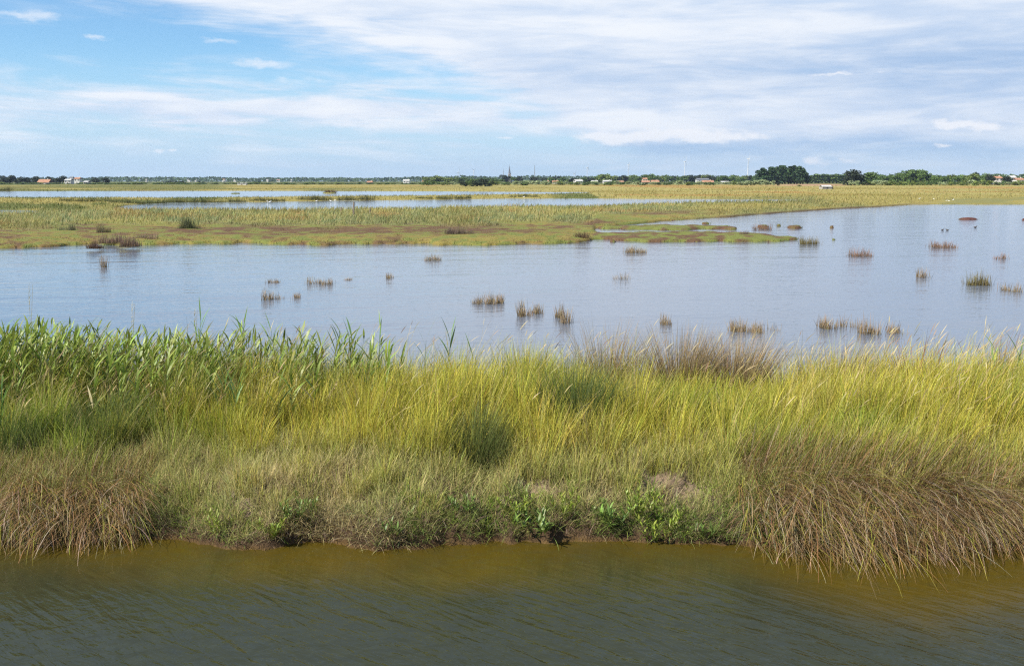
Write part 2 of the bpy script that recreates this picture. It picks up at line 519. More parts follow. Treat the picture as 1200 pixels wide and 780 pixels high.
def region(x, d):
    """how far along the bank, in picture columns"""
    return to_col(x, d, 0.7)


def build_bank_grass():
    b = Blades()
    XR = 7.6
    # clumps
    nc = 1350
    cx = U(-XR, XR, nc); s = 0.22 + 4.0 * rng.random(nc) ** 1.05
    cy = bank_edge(cx) + s
    px = region(cx, cy)
    tone = fbm(cx * 0.9, cy * 1.3, 61); tone2 = fbm(cx * 2.6, cy * 2.6, 62); hn = fbm(cx * 1.5, cy * 1.7, 63)
    for i in range(nc):
        si = s[i]
        if si < 0.7 and (hn[i] < 0.42 or bare(cx[i], si) > 0.22): continue
        own = rng.normal(0, 1)
        n = int(U(90, 150, 1)[0] * np.interp(si, [0.2, 1.0], [0.6, 1]))
        h = (0.34 + 0.42 * hn[i] + 0.07 * own) * np.interp(si, [0.2, 0.6, 1.0, 1.6, 3.0, 4.3], [0.34, 0.52, 0.80, 1.10, 1.22, 1.18])
        h = max(h, 0.16)
        if si > 1.7 and (750 < px[i] < 910 or 690 < px[i] < 735): h *= 0.72
        r = (0.09 + 0.15 * rng.random()) * min(1, 0.5 + si * 0.4)
        rr = r * np.sqrt(rng.random(n)); aa = U(0, 2 * np.pi, n)
        X = cx[i] + rr * np.cos(aa); Y = cy[i] + rr * np.sin(aa)
        Z = bank_height(X, Y) - 0.02
        q = rr / r
        L = h * U(0.5, 1.12, n) * (1.1 - 0.3 * q ** 2)
        ox, oy = np.cos(aa) * q * 0.8 + 0.16 + rng.normal(0, 0.28, n), np.sin(aa) * q * 0.8 + rng.normal(0, 0.28, n) - 0.05
        phi = np.arctan2(oy, ox); th0 = 0.02 + 0.28 * np.hypot(ox, oy) * U(0.3, 1.2, n); kap = U(0.0, 0.7, n)
        # colours of the clump
        yel = smooth(0.34, 0.60, tone[i] + 0.05 * own + np.interp(px[i], [0, 250, 500, 700, 1200], [-0.10, -0.03, 0.04, 0.05, 0.06]) + np.interp(si, [0.6, 1.4, 2.6, 4], [-0.06, 0, 0.05, 0.06]))
        c_tip = G_GRN * (1 - yel) + G_YEL * yel
        st = smooth(0.60, 0.78, tone2[i])
        c_tip = c_tip * (1 - 0.5 * st) + G_STR * 0.5 * st
        if si < 1.15:
            k = min(1, (1.15 - si) / 0.7) * 0.65
            c_tip = c_tip * (1 - k) + (G_SAGE if tone2[i] > 0.33 else G_DRY) * k
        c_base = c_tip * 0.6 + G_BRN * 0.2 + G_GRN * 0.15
        hue = np.clip(rng.normal(0, 0.22, n), -0.4, 0.6)[:, None]
        c1 = jit(c_tip * (1 - np.abs(hue)) + np.where(hue > 0, G_YEL * 1.05, G_GRN * 0.9) * np.abs(hue), n, 0.25); dead = rng.random(n) < 0.12
        c1[dead] = jit(G_STR * 0.85, int(dead.sum()), 0.2)
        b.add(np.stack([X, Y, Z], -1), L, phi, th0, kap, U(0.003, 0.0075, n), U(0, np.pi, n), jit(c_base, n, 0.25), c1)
    # loose blades between the clumps
    n = 24000
    X = U(-XR, XR, n); S = U(0.5, 4.35, n); Y = bank_edge(X) + S
    Z = bank_height(X, Y) - 0.02
    t = smooth(0.38, 0.6, fbm(X * 0.9, Y * 1.3, 61) + np.interp(S, [0.6, 1.4, 3], [-0.1, 0, 0.06]))
    c = mix(G_GRN[None], G_YEL[None], t); c = mix(c, G_SAGE[None], smooth(1.4, 0.8, S) * 0.8)
    L = U(0.2, 0.62, n) * np.interp(S, [0.5, 1.2, 2], [0.4, 0.75, 1.0])
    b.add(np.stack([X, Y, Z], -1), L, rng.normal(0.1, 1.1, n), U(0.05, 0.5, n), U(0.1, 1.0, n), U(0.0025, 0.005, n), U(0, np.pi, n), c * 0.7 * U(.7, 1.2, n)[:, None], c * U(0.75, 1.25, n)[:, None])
    # flowering stems with pale seed heads, blown to the right
    n = 9500
    X = U(-XR, XR, n); S = U(0.9, 4.4, n); Y = bank_edge(X) + S
    keep = rng.random(n) < np.interp(region(X, Y), [0, 200, 420, 700, 1000, 1200], [0.35, 0.36, 0.12, 0.12, 0.25, 0.32]) * np.interp(S, [0.9, 1.6, 3], [0.45, 0.9, 1])
    X, Y, S = X[keep], Y[keep], S[keep]; n = len(X)
    Z = bank_height(X, Y) - 0.02
    L = U(0.62, 0.98, n) * np.interp(S, [0.9, 1.8, 3], [0.72, 1.0, 1.02]); phi = rng.normal(0.1, 0.5, n); th0 = U(0.05, 0.4, n); kap = U(0.15, 0.9, n)
    pts = b.add(np.stack([X, Y, Z], -1), L, phi, th0, kap, U(0.0018, 0.003, n), U(0, np.pi, n), jit(G_YEL * 0.8, n), jit(G_STR, n), prof=[1, 1, 1, .8])
    hd = U(0.07, 0.16, n)
    cs = np.where((rng.random(n) < 0.3)[:, None], jit(np.array([0.40, 0.27, 0.17]), n, .12), jit(np.array([0.60, 0.50, 0.26]), n, 0.12))
    b.add(pts[-1], hd, phi, th0 + kap * 0.9, U(0.1, 0.5, n), U(0.006, 0.011, n), U(0, np.pi, n), cs * 0.75, cs * .85, prof=[.3, 1, .9, .15])
    o = link('tall_grass', b.mesh('tall_grass'), M_BLADE)
    tag(o, 'dense yellow green marsh grass covering the bank between canal and pond', 'grass', kind='stuff')

    # short grass and dead litter along the canal edge
    b = Blades()
    n = 120000
    X = U(-XR, XR, n); S = np.abs(rng.normal(0.5, 0.42, n)) + 0.05; Y = bank_edge(X) + S
    dens = smooth(0.40, 0.62, fbm(X * 1.9, Y * 2.6, 71) + np.interp(S, [0.0, 0.15, 0.4, 0.8], [-0.04, 0.10, 0.22, 0.34]))
    keep = rng.random(n) < dens * (1 - 0.9 * smooth(0.22, 0.45, bare(X, S) + (fbm(X * 8, S * 8, 75) - 0.5) * 1.1))
    X, Y, S = X[keep], Y[keep], S[keep]; n = len(X)
    Z = bank_height(X, Y) - 0.015
    t = fbm(X * 1.3, Y * 1.3, 72); k = rng.random(n)
    c = mix(G_SAGE[None], G_DRY[None], smooth(0.58, 0.76, t)); c = np.where((k < 0.24)[:, None], G_STR * 0.9, c); c = np.where((k > 0.9)[:, None], np.array([0.22, 0.15, 0.11]), c)
    L = U(0.08, 0.30, n) * np.interp(S, [0, 0.3, 1.0], [0.55, 0.8, 1.1])
    b.add(np.stack([X, Y, Z], -1), L, U(-np.pi, np.pi, n), U(0.0, 0.9, n), U(-0.2, 1.2, n), U(0.002, 0.0045, n), U(0, np.pi, n), c * 1.0, c * U(.9, 1.45, n)[:, None])
    n = 42000
    X = U(-XR, XR, n); S = 0.02 + np.abs(rng.normal(0.0, 0.17, n)); Y = bank_edge(X) + S
    keep = rng.random(n) < smooth(0.42, 0.66, fbm(X * 2.3, Y * 0 + 7.7, 73)) * 0.7 + 0.3
    X, Y, S = X[keep], Y[keep], S[keep]; n = len(X)
    k = rng.random(n); kk = fbm(X * 1.1, Y * 0, 74)
    c = np.where((k < 0.28)[:, None], np.array([0.27, 0.20, 0.15]), G_DRY * 0.9); c = np.where(((k > 0.36) & (kk > 0.36))[:, None], np.array([0.22, 0.29, 0.07]), c); c = np.where((k < 0.12)[:, None], np.array([0.12, 0.085, 0.06]), c)
    b.add(np.stack([X, Y, bank_height(X, Y) - 0.01], -1), U(0.08, 0.26, n), rng.normal(-1.5, 1.2, n), U(0.1, 1.1, n), U(0.2, 1.6, n), U(0.002, 0.005, n), U(0, np.pi, n), jit(c * 0.8, n, .2), jit(c * 1.1, n, .25), segs=4)
    for _ in range(300):
        x0 = rng.uniform(-XR, XR); s0 = rng.uniform(0.03, 0.5); n = int(rng.integers(14, 40)); r = rng.uniform(0.02, 0.07)
        X = x0 + rng.normal(0, r, n); Y = bank_edge(X) + np.maximum(s0 + rng.normal(0, r, n), 0.01); hh = rng.uniform(0.08, 0.2)
        c = [np.array([0.20, 0.32, 0.04]), np.array([0.28, 0.36, 0.06]), np.array([0.30, 0.34, 0.14]), np.array([0.38, 0.34, 0.12])][int(rng.integers(4))]
        b.add(np.stack([X, Y, bank_height(X, Y) - 0.01], -1), hh * U(.5, 1.1, n), U(-3.1, 3.1, n), U(0.05, 0.8, n), U(0, 1.2, n), U(0.004, 0.010, n), U(0, np.pi, n), jit(c * 0.7, n, .2), jit(c, n, .2))
    o = link('short_grass', b.mesh('short_grass'), M_BLADE)
    tag(o, 'short sage green grass and straw coloured litter along the muddy canal edge', 'grass', kind='stuff')


build_bank_grass()


# ------------------------------------------------------------------ reeds
def reed_into(b, x, y, z, H, lean=0.0, phi=0.0, tint=1.0, leaves=9):
    g0 = np.array([0.13, 0.18, 0.045]) * tint; g1 = np.array([0.23, 0.30, 0.055]) * tint
    pts = b.add([[x, y, z]], H, phi, lean, 0.12, 0.007, 0.3, jit(G_DRY * 0.7, 1), jit(g0, 1), prof=[1, .9, .7, .3])
    b.add([[x, y, z]], H, phi, lean, 0.12, 0.007, 0.3 + np.pi / 2, jit(G_DRY * 0.7, 1), jit(g0, 1), prof=[1, .9, .7, .3])
    P = np.array([p[0] for p in pts]); t = np.linspace(0.35, 0.99, leaves) + rng.normal(0, 0.02, leaves); t = np.clip(t, 0.2, 1)
    base = np.stack([np.interp(t, np.linspace(0, 1, 4), P[:, k]) for k in range(3)], -1)
    az = phi + np.arange(leaves) * 2.6 + rng.normal(0, 0.5, leaves)
    az = np.where(rng.random(leaves) < 0.6, rng.normal(0.0, 0.8, leaves), az)
    n = leaves; col = jit(g1, n, 0.18); dead = (t < 0.5) & (rng.random(n) < 0.4); col[dead] = jit(G_STR * 0.8, int(dead.sum()))
    b.add(base, U(0.17, 0.30, n) * (0.75 + 0.25 * np.sin(np.pi * t)), az, U(0.22, 0.6, n), U(0.2, 0.9, n), U(0.014, 0.028, n), az + np.pi / 2 + rng.normal(0, 0.4, n), col * 0.85, col, segs=4,
          prof=[0.35, 0.9, 1.0, 0.65, 0.05])


def build_reeds():
    b = Blades(); n = 0
    while n < 880:
        px = rng.uniform(-330, 470) if rng.random() < 0.9 else rng.uniform(-330, 130)
        d = rng.uniform(9.3, 11.6)
        keep = np.interp(px, [-330, 60, 200, 300, 400, 470], [1, 1, 0.85, 0.45, 0.2, 0.06]) * np.interp(d, [9.3, 10.2, 11], [0.15, 0.7, 1])
        if rng.random() > keep: continue
        x = float(x_of(px, d)); z = float(bank_height(np.array([x]), np.array([d]))[0])
        H = rng.uniform(0.68, 1.0) * float(np.interp(px, [-330, 0, 150, 400], [1.02, 0.98, 0.84, 0.80])) + 0.05
        reed_into(b, x, d, z - 0.02, H, abs(rng.normal(0.05, 0.05)), rng.normal(0.1, 0.8), rng.uniform(0.75, 1.15), rng.integers(8, 12)); n += 1
    tag(link('reed_bed', b.mesh('reed_bed'), M_REED), 'thick stand of green broad leaved reeds on the left crest of the bank', 'reeds', kind='stuff')


build_reeds()


def bank_z(x, d): return float(bank_height(np.array([x]), np.array([d]))[0])


def lone_reed(px, d, H, label, leaves=8, lean=0.05):
    H *= 0.84
    x = float(x_of(px, d)); t = empty('reed', (x, d, bank_z(x, d) - 0.01))
    tag(t, label, 'reed', 'reeds standing singly in the grass')
    bs, bl = Blades(), Blades()
    g = np.array([0.13, 0.22, 0.06])
    phi = rng.normal(0, 0.6)
    for ps in (0.3, 0.3 + np.pi / 2): pts = bs.add([[0, 0, 0]], H, phi, lean, 0.1, 0.009, ps, g * 0.8, g, prof=[1, .9, .7, .3])
    P = np.array([p[0] for p in pts]); tt = np.linspace(0.45, 0.99, leaves)
    base = np.stack([np.interp(tt, np.linspace(0, 1, 4), P[:, k]) for k in range(3)], -1)
    az = np.where(np.arange(leaves) % 2 == 0, 0.1, np.pi - 0.2) + rng.normal(0, 0.6, leaves)
    bl.add(base, U(0.24, 0.34, leaves), az, U(0.15, 0.5, leaves), U(0.1, 0.7, leaves), U(0.013, 0.022, leaves), az + np.pi / 2 + rng.normal(0, .4, leaves), jit(g * 1.05, leaves), jit(g * 1.3, leaves), segs=4, prof=[.35, .9, 1, .65, .05])
    link('stem', bs.mesh('stem'), M_REED, t); link('foliage', bl.mesh('foliage'), M_REED, t)


for a in [
    (232, 11.2, 1.22, 'tall green reed rising well above the left reed stand, leaves all blown right'),
    (285, 11.2, 1.14, 'tall green reed with broad upright leaves just right of the left reed stand', 11),
    (316, 11.3, 1.05, 'small pointed reed top sticking up alone against the pond on the left'),
    (262, 9.5, 0.72, 'short dark green reed low in the grass in front of the left reed stand', 10),
    (277, 9.4, 0.62, 'bushy low reed beside another short reed amid left grass', 11),
    (396, 11.0, 0.96, 'leafy bright green reed on the crest, left of the forked reed', 10),
    (410, 10.9, 0.98, 'leafy bright green reed touching its neighbour on the crest, just left of the forked reed', 10),
    (444, 11.2, 1.02, 'thin reed whose two top leaves fork like a V against the pond', 4),
    (430, 10.2, 0.80, 'slim reed half sunk in yellow grass below the forked reed', 8),
    (496, 10.9, 0.92, 'slim bluish green reed among yellow grass near the middle of the crest', 7),
    (522, 11.0, 0.95, 'bluish green reed standing right of the slimmer one near the middle of the crest', 7),
    (548, 10.7, 0.78, 'low reed showing only its upper leaves in yellow grass near the middle', 6),
    (1153, 10.6, 0.80, 'dark bluish reed leaves in pale grass near the right edge', 6),
    (1178, 10.5, 0.82, 'dark bluish reed closest to the right edge of the bank grass', 6),
    (4, 9.0, 0.66, 'leafy reed at the far left edge halfway down the bank', 10)]:
    lone_reed(*a)


def dry_stalk(px, d, H, label, lean=0.06):
    x = float(x_of(px, d)); b = Blades()
    for k in range(3):
        for ps in (0.2, 1.8):
            b.add([[0.02 * k, 0.03 * (k % 2), 0]], H * (1 - 0.12 * k), 0.2 - k, lean + 0.03 * k, 0.05, 0.006, ps, G_DRY * 0.8, G_DRY, prof=[1, .9, .7, .4])
    n = 26; hz = U(0.8, 1.0, n)
    b.add(np.stack([H * hz * math.sin(lean) * 0.98, 0 * hz, H * hz * math.cos(lean) * 0.985], -1), U(0.03, 0.07, n), U(-1, 1, n), U(0.2, 0.7, n), 0.2, 0.003, U(0, 3, n), G_DRY * 0.9, G_DRY)
    o = link('dead_stalk', b.mesh('dead_stalk'), M_DRY, None, (x, d, bank_z(x, d) - 0.01))
    tag(o, label, 'dead stalk', 'dead stalks above the grass')


dry_stalk(38, 11.3, 1.5, 'tallest thin dead stalk, standing above the reeds near the left edge')
dry_stalk(156, 11.3, 1.25, 'thin dead stalk poking out of the left reed stand against the pond')
dry_stalk(228, 11.4, 1.18, 'short dead stalk beside the tall reed that leans right')
dry_stalk(1102, 11.0, 1.12, 'reddish dead stalk leaning far right above the pale grass of the right crest', 0.45)


# ------------------------------------------------------------------ rush clumps and dead tussocks on the bank
def clump(name, px, d, r, H, n, c0, c1, label, cat, group=None, spread=0.55, mat=None, w=(0.003, 0.006), kap=(0, 0.6), ry=None):
    b = Blades(); x = float(x_of(px, d)); ry = ry or r
    rr = np.sqrt(rng.random(n)); aa = U(0, 2 * np.pi, n)
    X = x + r * rr * np.cos(aa); Y = d + ry * rr * np.sin(aa); Z = bank_height(X, Y) - 0.02
    phi = np.arctan2(np.sin(aa) * rr + rng.normal(0, 0.3, n), np.cos(aa) * rr + 0.2 + rng.normal(0, 0.3, n))
    z0 = bank_z(x, d)
    b.add(np.stack([X - x, Y - d, Z - z0], -1), H * U(0.55, 1.1, n), phi, spread * rr * U(0.3, 1.1, n), U(kap[0], kap[1], n), U(w[0], w[1], n), U(0, np.pi, n), jit(c0, n, 0.2), jit(c1, n, 0.2))
    o = link(name, b.mesh(name), mat or M_DRY, None, (x, d, z0))
    return tag(o, label, cat, group)


RUSH0 = np.array([0.13, 0.10, 0.05]); RUSH1 = np.array([0.24, 0.18, 0.10])
GRP = 'rush clumps on the bank'
clump('rush_clump', 712, 11.1, 0.17, 1.0, 600, RUSH0 * 1.2, np.array([0.30, 0.23, 0.13]), 'purplish grass clump bulging above the middle of the crest', 'rush clump', GRP)
clump('rush_clump', 795, 10.9, 0.16, 1.0, 1300, RUSH0 * 1.2, RUSH1 * 1.25, 'dense brown rush clump on the crest, left one of the touching pair', 'rush clump', GRP)
clump('rush_clump', 858, 10.9, 0.22, 0.92, 1600, RUSH0 * 1.2, RUSH1 * 1.3, 'wide brown rush clump on the crest, right one of the touching pair', 'rush clump', GRP)
clump('rush_clump', 982, 11.2, 0.20, 0.85, 600, RUSH0, np.array([0.28, 0.20, 0.15]), 'small greyish purple rush clump on the crest by the low gap in the grass', 'rush clump', GRP)
clump('rush_clump', 676, 9.6, 0.22, 0.80, 1100, np.array([0.06, 0.08, 0.03]), np.array([0.10, 0.14, 0.04]), 'dark green rush clump in the middle of the grass slope', 'rush clump', GRP, mat=M_BLADE)
clump('rush_clump', 560, 8.9, 0.19, 0.55, 800, np.array([0.07, 0.08, 0.03]), np.array([0.15, 0.18, 0.05]), 'olive blades standing in for shadow low on the slope, in front of the yellow grass', 'rush clump', GRP, mat=M_BLADE)  # clump added for the shadow low on the slope, dark by its colours
clump('rush_clump', 130, 9.2, 0.27, 0.58, 1100, np.array([0.06, 0.08, 0.03]), np.array([0.15, 0.19, 0.05]), 'dark green blades standing in for a shaded gap above the left dead grass tussock', 'rush clump', GRP, mat=M_BLADE)  # clump added for a dark gap in the grass, its shade in the colours
clump('rush_clump', 24, 8.95, 0.20, 0.50, 900, np.array([0.05, 0.07, 0.03]), np.array([0.12, 0.16, 0.04]), 'dark green blades standing in for a shaded gap at the left edge of the grass slope', 'rush clump', GRP, mat=M_BLADE)  # another shaded gap built as a dark coloured clump
for px, d, lab in [(1068, 11.0, 'reddish brown dock stalks with seeds on the right crest'), (1160, 11.0, 'reddish brown dock stalks near the right edge of the crest')]:
    clump('dock_stalk', px, d, 0.10, 0.86, 70, np.array([0.15, 0.08, 0.05]), np.array([0.20, 0.08, 0.055]), lab, 'dock plant', 'dock plants on the crest', 0.35, w=(0.004, 0.013))


def tussock(px0, px1, s0, s1, n, reach, label, seed_col, d_extra=0.0, up=0.55):
    """old grass arching over the edge and hanging down to the water"""
    b = Blades()
    PX = U(px0, px1, n); base_d = 8.2 + d_extra
    X = x_of(PX, base_d); S = s0 + (s1 - s0) * rng.random(n) ** 0.8
    ox = float(x_of((px0 + px1) / 2, base_d)); e = bank_edge(X); Y = e + S
    oz = bank_z(ox, float(bank_edge(np.array([ox]))[0]) + 0.4); oy = float(bank_edge(np.array([ox]))[0]) + 0.4
    half = (px1 - px0) / 2; edge = 1 - np.abs((PX - (px0 + px1) / 2) / half) ** 4
    Z = bank_height(X, Y) + U(0, 0.10, n) * edge
    k = rng.random(n)
    # towards the canal (and a little to the right), bending hard
    lock = np.floor(PX / 5 + rng.normal(0, 0.5, n)); lk = _hash(lock, lock * 0 + 3, 91); lk2 = _hash(lock, np.floor(S * 8), 92)
    phi = -np.pi / 2 + 0.3 + (lk2 - 0.5) * 1.5 + rng.normal(0, 0.3, n)
    L = reach * (0.55 + 0.6 * lk) * U(0.6, 1.2, n) * (0.55 + 0.45 * edge); th0 = U(up, up + 1.0, n); kap = (0.9 + 1.4 * lk2) * U(0.6, 1.25, n) * np.interp(S, [s0, s1], [1.1, 0.75])
    k = rng.random(n) * 0.6 + 0.4 * fbm(X * 5, Y * 5, 33)
    c0 = np.where((k < 0.55)[:, None], jit(seed_col[0], n, 0.3), jit(seed_col[1], n, 0.25))
    c1 = np.where((k < 0.36)[:, None], jit(seed_col[2], n, 0.25), jit(seed_col[1], n, 0.25))
    gr = rng.random(n) < 0.12; c0[gr] = jit(G_GRN * .6, int(gr.sum())); c1[gr] = jit(G_YEL * .7, int(gr.sum()))
    b.add(np.stack([X - ox, Y - oy, Z - oz], -1), L, phi, th0, kap, U(0.0016, 0.0056, n), phi + np.pi / 2 + rng.normal(0, 0.7, n), c0, c1, segs=6)
    # upright stems at the back of it
    m = int(n * 0.6)
    PX = U(px0, px1, m); X = x_of(PX, base_d + 0.3); Y = bank_edge(X) + U(s1 * 0.7, s1 + 0.35, m); Z = bank_height(X, Y) - 0.02
    b.add(np.stack([X - ox, Y - oy, Z - oz], -1), reach * U(0.25, 0.7, m) * (0.6 + 0.8 * fbm(X * 4, Y * 4, 35)), rng.normal(-0.3, 1.0, m), U(0.05, 0.5, m), U(0.1, 0.7, m), U(0.0025, 0.005, m), U(0, np.pi, m), jit(seed_col[0] * 1.2, m, .2), np.where((rng.random(m) < 0.35)[:, None], jit(G_GRN * .8, m, .2), np.where((rng.random(m) < 0.3)[:, None], jit(seed_col[2] * .8, m, .2), jit(seed_col[1] * 1.15, m, 0.25))), segs=4)
    o = link('dead_grass_tussock', b.mesh('dead_grass_tussock'), M_DRY, None, (ox, oy, oz))
    tag(o, label, 'grass tussock', 'dead grass hanging over the canal')


TC = (np.array([0.125, 0.068, 0.027]), np.array([0.25, 0.155, 0.065]), np.array([0.47, 0.385, 0.265]))  # browns of dead grass; root tone darkened to paint shade between strands
tussock(-12, 172, 0.0, 0.45, 2200, 0.62, 'tangled brown dead grass tussock hanging over the water on the left', TC)
tussock(-190, -10, 0.0, 0.45, 1800, 0.56, 'brown dead grass tussock cut by the left edge of the photo', TC)
tussock(864, 1075, -0.08, 0.62, 3000, 0.84, 'largest brown dead grass tussock, drooping into the canal right of the muddy bank', TC)
tussock(1045, 1150, 0.0, 0.55, 1800, 0.70, 'greyer dead grass tussock right of the largest drooping one', (TC[0] * .9, TC[1] * .85, TC[2]))
tussock(1135, 1330, 0.0, 0.5, 2600, 0.62, 'brown dead grass tussock cut by the right edge of the photo', TC)


# leafy weeds at the water's edge
def weed(px, s, H, n_st, r, col, label, leafw=0.013, leafl=0.085, leaves=18, spread=0.5):
    d0 = 8.0; x = float(x_of(px, d0)); y = float(bank_edge(np.array([x]))[0]) + s; z = bank_z(x, y)
    t = tag(empty('leafy_weed', (x, y, z - 0.01)), label, 'weed', 'green weeds at the water edge')
    bs, bl = Blades(), Blades()
    for k in range(n_st):
        a = U(0, 6.28, 1)[0]; q = r * math.sqrt(rng.random()); h = H * rng.uniform(0.6, 1.1)
        p0 = np.array([[q * math.cos(a), q * math.sin(a), 0]]); th = spread * q / max(r, .01) + 0.05
        for ps in (0, 1.57): pts = bs.add(p0, h, a, th, 0.15, 0.005, ps, col * 0.7, col * 0.9, prof=[1, .9, .8, .5])
        P = np.array([p[0] for p in pts]); m = leaves; tt = np.linspace(0.1, 1, m)
        base = np.stack([np.interp(tt, np.linspace(0, 1, 4), P[:, j]) for j in range(3)], -1)
        az = np.arange(m) * 2.4 + a + rng.normal(0, .3, m)
        lc = jit(col, m, 0.2)
        bl.add(base, leafl * U(0.6, 1.15, m) * (1.1 - 0.45 * tt), az, U(0.35, 1.0, m) * (1.15 - 0.5 * tt), U(0.1, 0.9, m), leafw * U(.7, 1.2, m), az + np.pi / 2, lc * 0.85, lc, segs=4, prof=[.25, .85, 1, .7, .05])
    link('stem', bs.mesh('stem'), M_REED, t); link('foliage', bl.mesh('foliage'), M_REED, t)


WG = np.array([0.18, 0.27, 0.06]); WY = np.array([0.27, 0.34, 0.05])
weed(636, 0.06, 0.20, 9, 0.10, WG, 'broad leaved green weed with the largest pale leaves, at the waterline in the middle', 0.022, 0.13, 10, 0.8)
weed(606, 0.18, 0.24, 7, 0.07, WY * 0.85, 'slim yellow green weed up the bank, left of the broad leaved weed')
weed(664, 0.16, 0.22, 8, 0.09, WY * 0.9, 'upright yellow green weed right of the broad leaved weed')
weed(719, 0.08, 0.22, 8, 0.09, WG, 'green weed with narrow leaves between the broad leaved and the brightest weed', 0.02, 0.12)
weed(752, 0.20, 0.30, 8, 0.09, WY * 0.9, 'upright green weed just behind the brightest weed')
weed(770, 0.05, 0.27, 14, 0.12, WY, 'brightest yellow green bushy weed at the waterline', 0.016, 0.09, 16)
weed(830, 0.06, 0.17, 8, 0.08, WG * 0.75, 'small dark green weed alone right of the brightest weed', 0.012, 0.13, 7, 0.8)
weed(258, 0.10, 0.20, 7, 0.07, WY * 0.85, 'yellow green weed nearest to the left dead grass tussock')
weed(345, 0.12, 0.24, 8, 0.09, WG * 0.9, 'green weed at the dark hollow in the left half of the mud edge')
weed(318, 0.08, 0.16, 6, 0.06, WY * 0.7, 'small weed beside the dark hollow in the left half of the mud edge')
weed(465, 0.08, 0.18, 10, 0.10, WG * 0.8, 'low grey green weed on the small muddy point left of the middle', 0.014, 0.1, 10)
weed(543, 0.14, 0.15, 6, 0.06, WG * 0.8, 'small green weed on bare mud between the muddy point and the middle weeds')


# ------------------------------------------------------------------ marsh vegetation beyond the pond
def build_marsh_plants():
    b = Blades()
    n = 210000
    px = U(-260, 1460, n); py = 217.5 + (293 - 217.5) * rng.random(n) ** 0.85
    L = land_field(px, py); keep = L > 0.12
    px, py, L = px[keep], py[keep], L[keep]; n = len(px)
    x, d = ground_at(px, py)
    t = (near_shore(px) - py) / np.maximum(near_shore(px) - far_shore(px), 1)
    tall = smooth(0.36, 0.62, t + (fbm(px * 0.013, py * 0.16, 41) - 0.5) * 0.3)
    isl = (py > near_shore(px) - 0.2)
    tall = np.where(isl, 0.0, tall)
    tall = np.maximum(tall, smooth(760, 900, px) * ~isl * smooth(0.3, 2, near_shore(px) - py) * 0.8)
    strip = py < strip_near(px); tall = np.where(strip & (px < 700), 0.75, tall)
    H = 0.08 + 0.10 * fbm(px * .09, py * .9, 51) + tall * (0.18 + 0.24 * fbm(px * 0.03, py * 0.4, 52))
    H = H * smooth(0.0, 1.0, L + 0.4) * np.where(isl, 0.6, 1)
    c = marsh_colour(px, py) * (1 + 0.12 * rng.normal(0, 1, (n, 1))) * (1 + 0.06 * rng.normal(0, 1, (n, 3)))
    st = (rng.random(n) < 0.06) & (tall > 0.4); c[st] = jit(STRAW, int(st.sum()), .15)
    w = d / 1167 * U(0.3, 0.7, n) + 0.003
    w = np.minimum(w, 0.3)
    z = 0.06 + 0.06 * smooth(0.5, 5, L)
    b.add(np.stack([x, d, z - 0.05 + 0 * x], -1), H * U(0.6, 1.25, n) + 0.04, rng.normal(0, 1.3, n), U(0.0, 0.5, n), U(0, 0.6, n), w, rng.normal(0, 0.7, n), c * 0.9, c, segs=2, prof=[1, .9, .25])
    tag(link('marsh_grass', b.mesh('marsh_grass'), M_BLADE), 'yellow grass and rusty glasswort covering the low marsh islands', 'marsh plants', kind='stuff')


build_marsh_plants()


def water_tuft(px, py, wpx, hpx, label, n=None, dens=1.0, col=None, gap=0, cat='rush tuft', name='rush_tuft', group='rush tufts standing in the pond', z=0.0):
    """dead rush stems standing in shallow water; several knots of stems make one tuft"""
    x, d = ground_at(px, py, z); x, d = float(x), float(d); k = d / 1167
    b = Blades(); wm, hm = wpx * k, hpx * k * 1.25
    n = n or int(dens * (30 + 11 * wpx))
    nk = max(2, int(wpx / 3.5)); kx = np.linspace(-0.44, 0.44, nk) * wm + rng.normal(0, 0.05, nk) * wm; kh = U(0.4, 1.1, nk) if wpx > 8 else U(0.8, 1.05, nk)
    kw = U(0.3, 1.0, nk); i = rng.choice(nk, n, p=kw / kw.sum())
    X = kx[i] + rng.normal(0, 0.5 * wm / nk, n); ev_ = rng.random(n) < 0.2; X = np.where(ev_, U(-0.5, 0.5, n) * wm, X); Y = rng.normal(0, max(0.12, wm * 0.22), n)
    c = np.array([0.34, 0.25, 0.15]) if col is None else np.array(col)
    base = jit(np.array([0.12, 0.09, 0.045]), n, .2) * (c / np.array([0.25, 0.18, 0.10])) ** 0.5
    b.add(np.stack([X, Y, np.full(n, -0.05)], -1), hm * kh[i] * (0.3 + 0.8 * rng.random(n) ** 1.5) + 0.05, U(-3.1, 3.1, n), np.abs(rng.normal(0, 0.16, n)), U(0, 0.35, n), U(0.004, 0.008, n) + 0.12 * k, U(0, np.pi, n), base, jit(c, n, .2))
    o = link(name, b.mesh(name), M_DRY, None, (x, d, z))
    return tag(o, label, cat, group)


